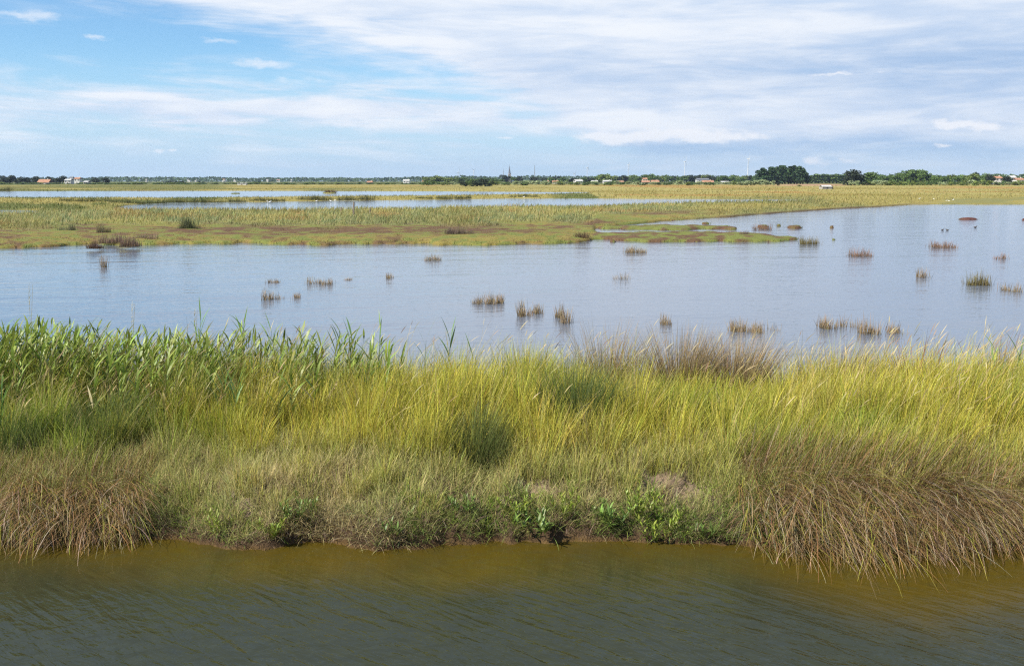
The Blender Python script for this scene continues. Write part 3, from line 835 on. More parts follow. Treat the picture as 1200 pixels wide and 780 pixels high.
REDR = (0.28, 0.16, 0.10); OLV = (0.20, 0.17, 0.07); PALE = (0.36, 0.28, 0.20)
for a in [
    (570, 356, 26, 18, 'dense dark brown tuft in mid pond, widest of the three near the bank crest'),
    (586, 355, 5, 10, 'little side tuft touching the right end of a wide dark brown tuft'),
    (614, 370, 14, 18, 'dark brown tuft in the middle of the pond with a pale fringe on its right'),
    (630, 367, 12, 13, 'pale sparse tuft joined to the right side of the dark middle tuft'),
    (655, 372, 7, 17, 'slim upright tuft, left half of a close pair above the bank crest'),
    (664, 378, 9, 22, 'tall dark tuft, right half of a close pair above the bank crest'),
    (780, 380, 8, 12, 'small lone tuft left of the reddish double tuft'),
    (866, 388, 18, 16, 'reddish brown leaning tuft just behind the brown rush clumps'),
    (884, 389, 13, 14, 'reddish tuft touching the leaning one just behind the brown rush clumps'),
    (907, 387, 8, 9, 'faintest thin tuft, right of the reddish double tuft', None, 0.25),
    (964, 384, 6, 15, 'slim stems tuft, first of the spiky trio at lower right of the pond'),
    (974, 385, 9, 15, 'slim stems tuft, middle of the spiky trio at lower right of the pond', None, 0.6),
    (986, 382, 6, 14, 'slim stems tuft, last of the spiky trio at lower right of the pond', None, 0.5),
    (1003, 384, 7, 10, 'thin pale tuft between the spiky trio and a dense round tuft', None, 0.5),
    (1020, 391, 19, 19, 'dense round brown tuft, biggest of those at lower right of the pond'),
    (1047, 390, 9, 17, 'narrow upright tuft just right of the dense round one'),
    (1080, 325, 8, 12, 'small purplish tuft alone in the right part of the pond'),
    (1146, 334, 27, 15, 'wide olive tuft near the right edge of the pond', None, 1.3, OLV),
    (1177, 340, 8, 10, 'thin tuft at the right edge, left half of a sparse pair', None, 0.6),
    (1189, 342, 10, 11, 'thin tuft at the right edge, right half of a sparse pair', None, 0.7),
    (1105, 290, 29, 8, 'low wide reddish tuft farther out in the right part of the pond', None, 1.2, REDR),
    (1172, 303, 9, 7, 'tiny reddish tuft near the right edge, beyond the wide olive one', None, 1.0, REDR),
    (1008, 300, 25, 10, 'reddish tuft with ragged spikes, right of the green mats', None, 1.1, REDR),
    (949, 286, 22, 10, 'olive brown tuft at the end of the green mats', None, 1.6, OLV),
    (744, 296, 21, 10, 'flat topped brown tuft just in front of the broken green mats', None, 1.4),
    (727, 327, 16, 9, 'pale ghostly tuft in mid pond, left of centre right', None, 0.4, PALE),
    (502, 305, 6, 7, 'tiny dark tuft, left half of a tiny pair off the far shore'),
    (512, 305, 6, 7, 'tiny dark tuft, right half of a tiny pair off the far shore'),
    (456, 326, 6, 7, 'tiny single tuft left of centre in the pond'),
    (408, 328, 4, 3, 'speck of dark stems between two tiny tufts in the left half of the pond'),
    (367, 332, 10, 8, 'small pale tuft, left of a close pair in the left half of the pond', None, 0.7),
    (383, 333, 9, 9, 'small brown tuft, right of a close pair in the left half of the pond'),
    (320, 331, 12, 6, 'low flat tuft left of the close small pair'),
    (314, 351, 7, 12, 'small upright brown tuft nearest the left reeds'),
    (327, 350, 11, 7, 'faint grey stems beside the upright tuft nearest the left reeds', None, 0.35),
    (347, 349, 5, 7, 'thin grey tuft right of the faint grey stems'),
    (122, 313, 5, 14, 'narrow dark tuft alone in the left part of the pond'),
    (893, 269, 18, 7, 'reddish tuft on the small mat in the bay', None, 1.2, REDR),
]:
    water_tuft(*a)

# shrubs on the marsh islands
for a in [
    (221, 270, 19, 15, 'dark green bushy shrub bent to the right on the far marsh', 1100, 1, (0.09, 0.11, 0.05)),
    (122, 275, 12, 14, 'dull green shrub behind the reddish brown shrubs on the far marsh', 600, 1, (0.19, 0.17, 0.09)),
    (131, 284, 26, 11, 'reddish brown shrub, left of the two largest on the far marsh', 700, 1, (0.26, 0.17, 0.125)),
    (151, 288, 20, 11, 'reddish brown shrub at the waterline, right of the two largest', 600, 1, (0.26, 0.17, 0.125)),
    (111, 290, 12, 6, 'small dark red shrub on the waterline left of the largest shrubs', 500, 1, (0.12, 0.07, 0.055)),
    (172, 281, 20, 10, 'low purplish shrub right of the largest reddish shrubs', 450, 1, (0.27, 0.19, 0.15)),
    (77, 272, 18, 9, 'grey green low shrub farthest left on the far marsh', 600, 1, (0.11, 0.11, 0.07)),
    (534, 276, 20, 9, 'purplish brown shrub in the middle of the far marsh', 900, 1, (0.15, 0.11, 0.09)),
    (550, 276, 16, 6, 'flat purplish shrub touching the one in the middle of the far marsh', 500, 1, (0.16, 0.12, 0.10)),
    (872, 277, 8, 6, 'small purplish shrub on the green mats in the bay', 300, 1, (0.16, 0.11, 0.09)),
    (682, 279, 10, 7, 'dark rusty shrub at the mouth of the inlet', 400, 1, (0.13, 0.08, 0.05)),
]:
    o = water_tuft(*a[:8], name='marsh_shrub', cat='shrub', group='shrubs on the far marsh', z=0.12)

dk = [(4, 224, 14, 5), (-30, 224, 22, 6), (78, 237, 14, 4.5), (88, 238, 16, 5), (104, 238, 18, 6), (122, 238, 20, 6), (142, 239, 22, 6), (160, 239, 20, 6), (181, 239, 24, 6), (205, 238, 20, 5), (228, 238, 24, 5.5), (252, 238, 22, 5), (278, 237, 18, 5),
      (303, 236, 18, 5), (322, 236, 18, 4.5), (361, 235, 22, 7), (377, 235, 20, 6.5), (405, 235, 22, 6), (430, 234.5, 20, 5), (498, 233.5, 16, 5), (520, 233.5, 16, 5), (542, 233.3, 16, 4.5), (608, 231.6, 18, 4.5), (622, 231.6, 14, 4), (388, 226.2, 8, 3)]
for (px, py, w, h) in dk:
    lab = 'low dark green bush on the narrow strip between the two farther ponds'
    g = 'bushes on the strip between the ponds'
    if py == 224: lab = 'dark green bush at the left edge by the farthest pond' if px == 4 else 'dark green bush beyond the left edge by the farthest pond'
    if px == 388: lab = 'small brown bush on the islet in the farthest pond'
    water_tuft(px, py - 0.6, w, h, lab, 500, 1, (0.085, 0.10, 0.035) if px != 388 else (0.16, 0.09, 0.05), name='low_bush', cat='bush', group=g, z=0.1)


# posts
def post(px, py, hpx, rad, label):
    x, d = ground_at(px, py, 0.15); x, d = float(x), float(d); h = hpx * d / 1167
    m = MB(); m.tube([(0, 0, -0.3), (0.01, 0, h * 0.5), (0.04, 0.01, h * 0.97), (0.05, 0.01, h)], [rad, rad * 0.95, rad * 0.85, rad * 0.55], 8)
    o = m.build('wooden_post', M_WOOD); o.location = (x, d, 0.15)
    tag(o, label, 'post', 'weathered posts on the far marsh')


post(414.5, 253, 16, 0.075, 'tallest dark weathered wooden post standing on the far marsh')
post(399.5, 252, 9, 0.05, 'short weathered post left of the tallest post on the far marsh')
post(433.5, 252, 9, 0.05, 'short weathered post right of the tallest post on the far marsh')


# ------------------------------------------------------------------ trees and bushes
def crown_mesh(name, kind, seed, nf=420):
    r = np.random.default_rng(seed)
    if kind == 'pine':
        lob = [(r.uniform(-.22, .22), r.uniform(-.22, .22), z, r.uniform(.16, .26) * (1.25 - z * 0.8), .16) for z in np.linspace(0.22, 0.88, 11)]
        base = np.array([0.040, 0.078, 0.030]); size = 0.055
    elif kind == 'poplar':
        lob = [(r.uniform(-.06, .06), r.uniform(-.06, .06), z, .13, .14) for z in np.linspace(0.2, 0.88, 8)]
        base = np.array([0.11, 0.17, 0.055]); size = 0.05
    elif kind == 'willow':
        lob = [(r.uniform(-.3, .3), r.uniform(-.3, .3), r.uniform(.3, .8), r.uniform(.18, .28), r.uniform(.15, .25)) for _ in range(9)]
        base = np.array([0.30, 0.36, 0.19]); size = 0.06
    else:
        lob = [(r.uniform(-.28, .28), r.uniform(-.28, .28), r.uniform(.18, .82), r.uniform(.15, .27), r.uniform(.12, .2)) for _ in range(15)]
        base = np.array([0.10, 0.16, 0.045]); size = 0.055
        if kind == 'dark': base = np.array([0.032, 0.045, 0.026])
        if kind == 'light': base = np.array([0.16, 0.21, 0.055])
    lob = np.array(lob); i = r.integers(len(lob), size=nf)
    v = r.normal(0, 1, (nf, 3)); v /= np.linalg.norm(v, axis=1)[:, None]; q = r.random(nf)[:, None] ** 0.4
    P = lob[i, :3] + v * q * lob[i][:, [3, 3, 4]]
    a = r.normal(0, 1, (nf, 3)); a /= np.linalg.norm(a, axis=1)[:, None]
    b_ = np.cross(a, r.normal(0, 1, (nf, 3))); b_ /= np.linalg.norm(b_, axis=1)[:, None]
    s = size * r.uniform(0.6, 1.3, nf)[:, None]
    V = np.stack([P - a * s, P - b_ * s * .7, P + a * s, P + b_ * s * .7], 1).reshape(-1, 3); V[:, 2] = np.clip(V[:, 2], 0.03, 1.02)
    tone = (0.8 + 0.4 * r.random(len(lob)))[i]
    c = base * tone[:, None] * (1 + 0.2 * r.normal(0, 1, (nf, 1)))
    return np_mesh(name, V, np.arange(nf * 4).reshape(-1, 4), np.repeat(np.clip(c, .005, 1), 4, 0))


def trunk_mesh(r0=0.035):
    m = MB(); m.tube([(0, 0, -0.03), (0.005, 0, 0.25), (0.0, 0.01, 0.7)], [r0, r0 * .75, r0 * .3], 6, False)
    for a in (0.4, 2.6, 4.4): m.tube([(0, 0, .3), (.12 * math.cos(a), .12 * math.sin(a), .52)], [r0 * .45, r0 * .15], 5, False)
    me = bpy.data.meshes.new('trunk'); me.from_pydata(m.v, [], m.f); me.update(); me.materials.append(M_BARK)
    return me


CROWNS = {k: [crown_mesh('crown', k, 100 + 13 * i + len(k), nf) for i in range(4)] for k, nf in (('round', 900), ('dark', 950), ('light', 850), ('pine', 1100), ('poplar', 650), ('willow', 800))}
BUSH = {k: [crown_mesh('foliage', k, 300 + 7 * i + len(k), 600) for i in range(3)] for k in ('round', 'light', 'willow', 'dark')}
TRUNK = trunk_mesh(); _cnt = [0]


def tree(px, ytop, wpx, D, kind, label, group=None, name=None):
    x = float(x_of(px, D, 3)); H = CAM_Z + (212.0 - ytop) / FPX * D - 0.2; W = wpx / FPX * D
    t = empty(name or {'pine': 'pine_tree', 'poplar': 'poplar_tree', 'willow': 'willow_tree'}.get(kind, 'broadleaf_tree'), (x, D, 0.2), rng.uniform(0, 6.28))
    tag(t, label, 'tree', group)
    wr = {'poplar': 0.36, 'pine': 0.75}.get(kind, 0.95)
    t.scale = (W / wr * 1.38, W / wr * 1.38, H * {'pine': 1.08, 'poplar': 1.06}.get(kind, 1.18))
    _cnt[0] += 1
    link('crown', CROWNS[kind][_cnt[0] % 4], M_LEAF, t); link('trunk', TRUNK, M_BARK, t)
    return t


def bush(px, ytop, wpx, D, kind, label, group=None):
    x = float(x_of(px, D, 3)); H = max(0.7, CAM_Z + (212.0 - ytop) / FPX * D - 0.2); W = wpx / FPX * D
    _cnt[0] += 1
    o = link('bush', BUSH[kind][_cnt[0] % 3], M_LEAF, None, (x, D, 0.2 - 0.1 * H)); o.rotation_euler = (0, 0, rng.uniform(0, 6.28)); o.scale = (W / 0.95, W / 0.95, H * 1.1)
    return tag(o, label, 'bush', group)


# the dark pine grove
g = 'pines of the dark grove'
for px, yt, w in [(893, 201, 13), (899, 198.5, 14), (906, 197.5, 14), (913, 197, 14), (920, 196, 14), (927, 196, 14), (934, 196.5, 14), (941, 199, 12), (946, 203, 9), (903, 200, 14), (917, 197, 15), (931, 197, 15), (909, 197.5, 15), (924, 196, 15), (938, 197.5, 13)]:
    tree(px, yt, w, 880 + rng.uniform(0, 30), 'pine', 'dark pine in the dense domed grove right of the tallest wind turbine', g)
# right dark trees by the field
tree(1002, 199.5, 20, 640, 'dark', 'big dark purplish tree at the right end of the dry field')
tree(1016, 203.5, 17, 650, 'round', 'dark green tree leaning on the big dark purplish tree')
tree(993, 207, 10, 620, 'dark', 'small dark tree at the left foot of the big dark purplish tree')
# poplar rows behind
for px in np.arange(951, 992, 4.2): tree(px, 205.2 + rng.uniform(-.8, .8), 6, 1150, 'poplar', 'slim tree in the even row behind the dry field', 'slim trees of the even row')
# right wood
for px, yt in zip(np.arange(1030, 1062, 6.5), [206, 205.5, 205, 204.5, 204]): tree(px, yt, 11, 830 + rng.uniform(-20, 20), 'round', 'mid green tree in the wood right of the big dark purplish tree', 'trees in the left half of the right wood')
for px, yt in zip(np.arange(1061, 1090, 4.5), [201.5, 200.5, 200, 200, 200.5, 201, 202.5]): tree(px, yt, 8.5, 800 + rng.uniform(-20, 20), 'poplar' if rng.random() < .5 else 'round', 'tall grey green tree in the highest part of the right wood', 'tallest trees of the right wood')
for px in np.arange(1088, 1180, 6.8): tree(px, np.interp(px, [1088, 1110, 1130, 1140, 1165, 1180], [206, 206, 205, 204.5, 205.5, 209]) + rng.uniform(-.6, .8), 11, 800 + rng.uniform(-30, 30), 'round' if rng.random() < .7 else 'light', 'green tree in the lower right part of the right wood', 'trees in the right half of the right wood')
tree(1161, 203.8, 9, 760, 'dark', 'dark tree in front of the white houses at the right edge')
tree(1144, 202.3, 10, 1000, 'dark', 'dark treetop standing above the lower part of the right wood')
for px in np.arange(1165, 1300, 9): tree(px, 204.5 + rng.uniform(0, .8), 14, 1600, 'round', 'distant tree on the rise behind the right edge houses', 'trees on the rise behind the houses')
for px in np.arange(1205, 1400, 9): tree(px, 206 + rng.uniform(-1, 2), 12, 850, 'round', 'tree beyond the right edge of the photo', 'trees beyond the right edge')
# middle tree line
for px in np.arange(640, 892, 6.0):
    yt = float(np.interp(px, [640, 690, 700, 712, 720, 740, 755, 800, 820, 850, 892], [209, 208.5, 205.5, 204.6, 207, 206.5, 205.5, 206.2, 205, 207, 206])) + rng.uniform(-.9, 1.2)
    tree(px, yt, rng.uniform(8, 12), 1250 + rng.uniform(-60, 120), ['round', 'round', 'dark', 'light'][int(rng.integers(4))], 'tree in the uneven line behind the village roofs', 'trees of the line behind the village')
tree(709, 204.0, 17, 1180, 'light', 'roundest light green tree behind the white village house')
# church surroundings and centre
for px, yt, w, k in [(592, 206, 11, 'dark'), (603, 207.5, 8, 'round'), (608, 206, 9, 'dark'), (626, 207.5, 11, 'dark'), (650, 207.5, 10, 'dark'), (672, 209, 10, 'dark')]:
    tree(px, yt, w, 1300, k, 'dark tree around the church and the mast', 'dark trees around the church')
for px in np.arange(502, 592, 6.5): tree(px, np.interp(px, [502, 512, 530, 560, 592], [207.8, 207.2, 208, 209.5, 209]) + rng.uniform(-.7, .7), 11, 1150, 'light' if px < 535 else 'round', 'soft green tree left of the church', 'soft green trees left of the church')
bush(549, 209.5, 16, 520, 'round', 'green bush at the left end of the big dark thicket')
bush(560, 208.5, 18, 510, 'dark', 'dark bush in the middle of the big dark thicket')
bush(572, 208.0, 16, 505, 'dark', 'dark bush at the right end of the big dark thicket')
bush(543, 211.5, 12, 500, 'dark', 'low dark bush in front of the big dark thicket')
for px, w in [(616, 14), (628, 14), (640, 10)]: bush(px, 210.8, w, 900, 'willow', 'pale silvery willow bush right of the church', 'pale willow bushes')
for px, yt, w in [(868, 213, 11), (876, 211, 13), (885, 210.5, 14), (894, 210.2, 14), (902, 211, 12)]: bush(px, yt, w, 620, 'willow', 'pale silvery willow bush in front of the dark pine grove', 'pale willows by the grove')
# left edge trees
for px, yt, w in [(5, 206.8, 11), (14, 206, 12), (24, 207.2, 11), (32, 208, 8), (41, 207.5, 8), (58, 207.5, 9), (66, 208.2, 9), (73, 206.3, 9)]: tree(px, yt, w, 900, 'dark', 'dark tree in the clump around the red roofed house', 'dark trees around the red roofed house')
for px in np.arange(-160, 0, 9): tree(px, 207 + rng.uniform(-1, 1), 12, 900, 'dark', 'dark tree beyond the left edge of the photo', 'trees beyond the left edge')
tree(112, 208, 9, 880, 'dark', 'round dark tree right of the white houses at left, left of a pair')
tree(124.5, 208.2, 10, 880, 'dark', 'round dark tree right of the white houses at left, right of a pair')
for px, w in [(195, 10), (204, 12), (214, 10), (236, 9), (303, 12)]: bush(px, 211.8, w, 900, 'dark', 'dark bush before the blue wood on the left horizon', 'dark bushes before the blue wood')
# low hedge of bushes along the far edge of the marsh
for px in np.arange(-150, 500, 7.0): bush(px + rng.uniform(-4, 4), 213.4 + rng.uniform(-.6, 1.2), rng.uniform(8, 19), 820 + rng.uniform(-60, 60), 'light' if rng.random() < .5 else 'round', 'low bush along the far edge of the marsh, left half', 'hedge bushes in the left half')
for px in np.arange(500, 885, 8): bush(px + rng.uniform(-3, 3), 212.2 + rng.uniform(-.9, .8), rng.uniform(9, 15), 700 + rng.uniform(-80, 60), ['light', 'round', 'willow'][int(rng.integers(3))], 'low bush along the far edge of the marsh below the village', 'hedge bushes below the village')
for px in np.arange(992, 1400, 7): bush(px + rng.uniform(-2, 2), 211.8 + rng.uniform(-1.6, 1.2), rng.uniform(9, 14), 620 + rng.uniform(-40, 60), ['light', 'round', 'willow'][int(rng.integers(3))], 'low bush along the foot of the right wood', 'bushes at the foot of the right wood')
bush(912, 213.5, 6, 600, 'dark', 'small dark bush alone on the dry field')
bush(936, 216.2, 8, 520, 'light', 'low green bush left of the pale shed')


def far_wood():
    r = np.random.default_rng(5); n = 30000
    px = r.uniform(-420, 1620, n); D = r.uniform(2500, 3300, n)
    x = (px - 600) / FPX * D * 0.99
    top = np.interp(px, [-420, 0, 60, 130, 250, 340, 430, 470, 510, 700, 1100, 1250, 1620], [9, 9, 10, 12, 12, 10.5, 11, 13, 15, 15, 15, 16, 14]) * (0.75 + 0.5 * fbm(px * 0.05, px * 0, 77))
    z = top * r.random(n) ** 0.7
    P = np.stack([x, D, z], -1); a = r.normal(0, 1, (n, 3)); a /= np.linalg.norm(a, axis=1)[:, None]
    b_ = np.cross(a, r.normal(0, 1, (n, 3))); b_ /= np.linalg.norm(b_, axis=1)[:, None]; s = r.uniform(1.6, 3.2, n)[:, None]
    V = np.stack([P - a * s, P - b_ * s, P + a * s, P + b_ * s], 1).reshape(-1, 3); V[:, 2] = np.maximum(V[:, 2], 0.2)
    c = np.array([0.05, 0.085, 0.035]) * (1 + 0.25 * r.normal(0, 1, (n, 1)))
    o = link('far_wood', np_mesh('far_wood', V, np.arange(n * 4).reshape(-1, 4), np.repeat(np.clip(c, .006, 1), 4, 0)), M_LEAF)
    tag(o, 'bluish far off wood along the whole horizon', 'wood', kind='stuff')


far_wood()


# ------------------------------------------------------------------ buildings
def house(px, ybase, wpx, D, wall_h, roof_h, label, wallm, roofm, name='house', cat='house', depth=7.0, rz=0.0, chimney=True, group=None):
    x = float(x_of(px, D, 3)); W = wpx / FPX * D
    z0 = max(0.1, CAM_Z - (ybase - 212) / FPX * D)
    t = tag(empty(name, (x, D, 0.1), rz), label, cat, group)
    top = z0 + wall_h; h = W / 2
    MB().box(-h, h, 0, depth, 0, top).build('wall', wallm, t)
    rf = MB().gable(-h, h, 0, depth, top + 0.01, top + roof_h).build('roof', roofm, t)
    if chimney: MB().box(h * .45, h * .45 + .7, depth / 2 - .3, depth / 2 + .4, top + roof_h * .8, top + roof_h + .8).build('chimney', wallm, rf)
    MB().box(-.45, .45, -.05, .05, 0, min(2.1, top - .2)).build('door', M_WOOD, t)
    for k in (-1, 1):
        w = MB().box(k * h * .55 - .5, k * h * .55 + .5, -.06, .04, max(.9, top - 1.7), max(1.7, top - .5)).build('window', M_GLASS, t)
        MB().box(k * h * .55 - .6, k * h * .55 + .6, -.12, -.062, max(.8, top - 1.8), max(.89, top - 1.71)).build('sill', M_WHITE, w)
    return t


house(50, 215.5, 13, 880, 1.2, 2.6, 'long house with a bright red tiled roof among dark trees at far left', M_WHITE, M_TILE, depth=9)
house(79, 215.5, 7, 890, 3.2, 1.0, 'low cream white house right of the red roofed house', M_WHITE, M_SHEET)
house(90, 214, 6, 1000, 3.6, 1.4, 'white house standing between two others right of the dark left trees', M_WHITE, M_TILE)
house(83, 212, 4, 1300, 3.6, 1.6, 'small white house peeping over the low cream white house', M_WHITE, M_SLATE)
house(100, 215.8, 5, 860, 1.8, 0.8, 'small cream hut, rightmost of the white buildings at far left', M_CREAM, M_SHEET, chimney=False)
house(283, 218, 10, 700, 1.0, 0.25, 'long low white building at the far edge of the marsh on the left', M_WHITE, M_SHEET, depth=4, chimney=False)
g = 'white houses dotted in the blue wood'
for px, yb, w in [(221, 210.9, 5), (229, 211.3, 3), (262, 210.8, 6), (275, 211.3, 4), (313, 211.2, 4), (326, 211.4, 6), (341, 211.6, 3), (171, 211.0, 3)]:
    house(px, yb + 0.6, w * 0.6, 2560, 2.2, 1.4, 'tiny white house dotted in the blue wood on the left horizon', M_WHITE, M_SHEET if px % 2 else M_TILE, depth=9, group=g)
house(476, 214.3, 7, 1180, 2.3, 1.5, 'white house with a pale roof, lone in the trees left of the soft green trees', M_WHITE, M_SHEET)
house(497, 214.6, 5, 1150, 1.8, 1.2, 'small cream house hidden between trees left of the soft green trees', M_CREAM, M_TILE)
house(433, 215.2, 6, 1000, 1.2, 1.2, 'tiny tan house at the edge of the marsh left of the lone white house', M_CREAM, M_TILE)
house(641, 215.4, 4, 1000, 1.8, 1.2, 'tiny house with orange roof right of the pale willows', M_CREAM, M_TILE)
house(651, 215.4, 7, 1000, 1.6, 1.4, 'orange roofed house, first of the village from the church', M_CREAM, M_TILE)
house(679, 214.8, 9, 1050, 2.2, 1.6, 'white gabled house in the village beside the light round tree', M_WHITE, M_SHEET, rz=0.3)
house(697, 215, 7, 1050, 2.0, 1.0, 'low cream house under the roundest light green tree', M_CREAM, M_SHEET)
house(712, 215.2, 10, 1040, 2.2, 1.2, 'white village house with a long bright wall', M_WHITE, M_SHEET)
house(727, 215.4, 8, 1040, 1.5, 1.3, 'village house with an orange roof beside the long white wall', M_CREAM, M_TILE)
house(757, 215.3, 9, 1030, 1.5, 1.6, 'orange roofed house, left one of a close pair in the village', M_CREAM, M_TILE)
house(768, 215.3, 9, 1050, 1.7, 1.8, 'orange roofed house, right one of a close pair in the village', M_CREAM, M_TILE)
house(756, 212.8, 5, 1200, 2.6, 1.6, 'house with only its orange roof showing above the village pair', M_CREAM, M_TILE)
house(830, 215.3, 13, 1020, 1.5, 1.8, 'widest orange roofed house alone right of the village pair', M_CREAM, M_TILE)
house(850, 215.5, 9, 1000, 1.6, 0.9, 'low cream house right of the widest orange roof', M_CREAM, M_SHEET, chimney=False)
house(824, 214, 14, 1150, 3.2, 1.6, 'big grey barn among the trees left of the tallest wind turbine', M_SHEET, M_SLATE, name='barn', cat='barn', chimney=False, depth=12)
house(1171, 215, 7, 780, 4.0, 1.4, 'white house at the right edge, left of the dark cone of a tree', M_WHITE, M_TILE)
house(1196, 215.4, 9, 800, 3.0, 1.4, 'white house with a brown roof at the very right edge', M_WHITE, M_TILE)
house(1188, 212.5, 6, 900, 3.2, 1.6, 'pale house peeping over the brown roof at the right edge', M_WHITE, M_SHEET)
tree(1181, 207.5, 10, 740, 'dark', 'dark grey conical tree between the white houses at the right edge')

# pale shed on the right marsh
x, d = ground_at(968, 222, 0.15); x, d = float(x), float(d)
t = tag(empty('shed', (x, d, 0.12), 0.25), 'pale weathered shed with a dark open end on the right marsh', 'shed')
MB().box(-2.0, 1.5, -1.1, 1.1, 0, 0.95).build('wall', M_STONE, t)
rf = MB().gable(-2.0, 1.5, -1.1, 1.1, 0.96, 1.45, 0.12, 0.06).build('roof', M_SHEET, t)
MB().box(1.51, 2.1, -0.9, 0.9, 0, 1.25).build('lean_to', M_WOOD, t)
w = MB().box(-0.5, 0.2, -1.14, -1.08, 0.35, 0.75).build('window', M_GLASS, t)

# church
x = float(x_of(597, 1500, 3)); t = tag(empty('church', (x, 1500, 0.2)), 'stone church with a slender dark spire in the middle of the horizon', 'church')
tw = MB().box(-2.2, 2.2, -2.2, 2.2, 0, 12.5).build('tower', M_STONE, t)
for k in (-1, 1): MB().box(k * .9 - .4, k * .9 + .4, -2.28, -2.1, 9.2, 11.6).build('belfry_opening', M_GLASS, tw)
m = MB(); m.tube([(0, 0, 12.51), (0, 0, 14.0), (0, 0, 25.5)], [2.7, 1.75, 0.08], 8); sp = m.build('spire', M_SLATE, t)
m = MB(); m.box(-.07, .07, -.07, .07, 25.4, 27.4); m.box(-.5, -.071, -.07, .07, 26.5, 26.65); m.box(.071, .5, -.07, .07, 26.5, 26.65); m.build('cross', M_STEEL, sp)
MB().box(-3.6, 3.6, 2.21, 22, 0, 6.5).build('nave', M_STONE, t)
m = MB(); m.gable(-9.9, 9.9, -3.6, 3.6, 6.51, 10.0); o = m.build('roof', M_SLATE, t); o.rotation_euler = (0, 0, math.pi / 2); o.location = (0, 12.3, 0)


# wind turbines and masts
def turbine(px, yhub, D, rot, spin, label, blade=33.0):
    x = float(x_of(px, D, 3)); H = CAM_Z + (212 - yhub) / FPX * D
    t = tag(empty('wind_turbine', (x, D, 0.2), rot), label, 'wind turbine', 'wind turbines on the horizon')
    MB().tube([(0, 0, -1), (0, 0, H * .5), (0, 0, H)], [1.7, 1.35, 0.95], 12).build('tower', M_PAINT, t)
    MB().box(-1.2, 1.2, -3.5, 5, H + .01, H + 2.6).build('nacelle', M_PAINT, t)
    hub = MB().tube([(0, -3.51, H + 1.7), (0, -5, H + 1.7), (0, -6.2, H + 1.7)], [1.5, 1.3, .3], 10).build('hub', M_PAINT, t)
    for k in range(3):
        a = spin + k * 2 * math.pi / 3; m = MB()
        st = [(1.0, 1.0, .8), (5, 2.9, .6), (15, 2.1, .4), (blade, .5, .12)]; v = []
        for (r_, w, th) in st: v += [(-w / 2, -th / 2, r_), (w / 2, -th / 2, r_), (w / 2, th / 2, r_), (-w / 2, th / 2, r_)]
        f = [(0, 1, 2, 3)[::-1], (12, 13, 14, 15)]
        for i in range(3):
            for j in range(4): f.append((4 * i + j, 4 * i + (j + 1) % 4, 4 * i + 4 + (j + 1) % 4, 4 * i + 4 + j))
        m.add(v, f); o = m.build('blade', M_PAINT, t); o.location = (0, -4.6, H + 1.7); o.rotation_euler = (0, a, 0)


turbine(876, 187, 3300, 1.35, 0.1, 'tallest and clearest white wind turbine, left of the dark pine grove', 24)
turbine(802, 190.5, 4200, 1.2, 0.5, 'second tallest white wind turbine, left of the clearest one', 26)
turbine(736, 194, 4800, 1.3, 0.8, 'slim hazy wind turbine midway between the church and the clearest turbine', 24)
turbine(688, 197, 5200, 1.1, 0.3, 'small hazy wind turbine nearest right of the church mast', 22)
turbine(673, 204, 6200, 0.9, 0.6, 'tiny wind turbine barely above the trees right of the mast', 22)
turbine(537, 202.5, 6000, 0.8, 0.2, 'tiny hazy wind turbine, farthest left of the church', 24)
turbine(555, 200.5, 6000, 1.0, 1.0, 'tiny hazy wind turbine between the farthest left one and the church', 24)
for px, yt, D, lab in [(626.5, 194.5, 2200, 'thin dark lattice mast right of the church spire'), (590, 199, 2600, 'short thin pole just left of the church spire')]:
    x = float(x_of(px, D, 3)); H = CAM_Z + (212 - yt) / FPX * D
    t = tag(empty('radio_mast', (x, D, 0.2)), lab, 'mast')
    m = MB()
    for (a, b_) in ((-.9, -.6), (.9, -.6), (0, .9)): m.tube([(a, b_, -.5), (a * .3, b_ * .3, H)], [.28, .2], 5)
    for z in np.arange(3, H, 4):
        k = 1 - .7 * z / H; m.tube([(-.9 * k, -.6 * k, z), (.9 * k, -.6 * k, z + 2)], [.1, .1], 4); m.tube([(.9 * k, -.6 * k, z), (0, .9 * k, z + 2)], [.1, .1], 4)
    m.build('lattice', M_STEEL, t)
    MB().tube([(0, 0, H - 1), (0, 0, H + 3)], [.15, .08], 5).build('antenna', M_STEEL, t)


# ------------------------------------------------------------------ birds
def bird(px, py, L, label, dark=False, rz=0.0, z=0.0, swim=False):
    x, d = ground_at(px, py, z); t = tag(empty('water_bird', (float(x), float(d), z), rz), label, 'bird', 'dark ducks on the pond' if dark else 'white birds by the water')
    s = L * 0.48; h = 0.0 if swim else 0.28 * s
    m = MB()
    m.tube([(-.52 * s, 0, h + .16 * s), (-.38 * s, 0, h + .17 * s), (-.15 * s, 0, h + .16 * s), (.12 * s, 0, h + .17 * s), (.28 * s, 0, h + .22 * s), (.34 * s, 0, h + .34 * s), (.34 * s, 0, h + .46 * s), (.38 * s, 0, h + .55 * s), (.44 * s, 0, h + .555 * s), (.48 * s, 0, h + .545 * s)],
           [.02 * s, .09 * s, .17 * s, .17 * s, .11 * s, .06 * s, .055 * s, .075 * s, .06 * s, .02 * s], 10)
    m.build('body', M_DUCK if dark else M_FEATHER, t, True)
    MB().tube([(.47 * s, 0, h + .545 * s), (.6 * s, 0, h + .52 * s)], [.025 * s, .006 * s], 6).build('beak', M_BEAK, t)
    if not swim:
        for k in (-1, 1): MB().tube([(.03 * s, k * .05 * s, h + .04 * s), (.0, k * .05 * s, h * .5), (.02 * s, k * .05 * s, -0.03)], [.02 * s, .014 * s, .014 * s], 5).build('leg', M_BEAK, t)


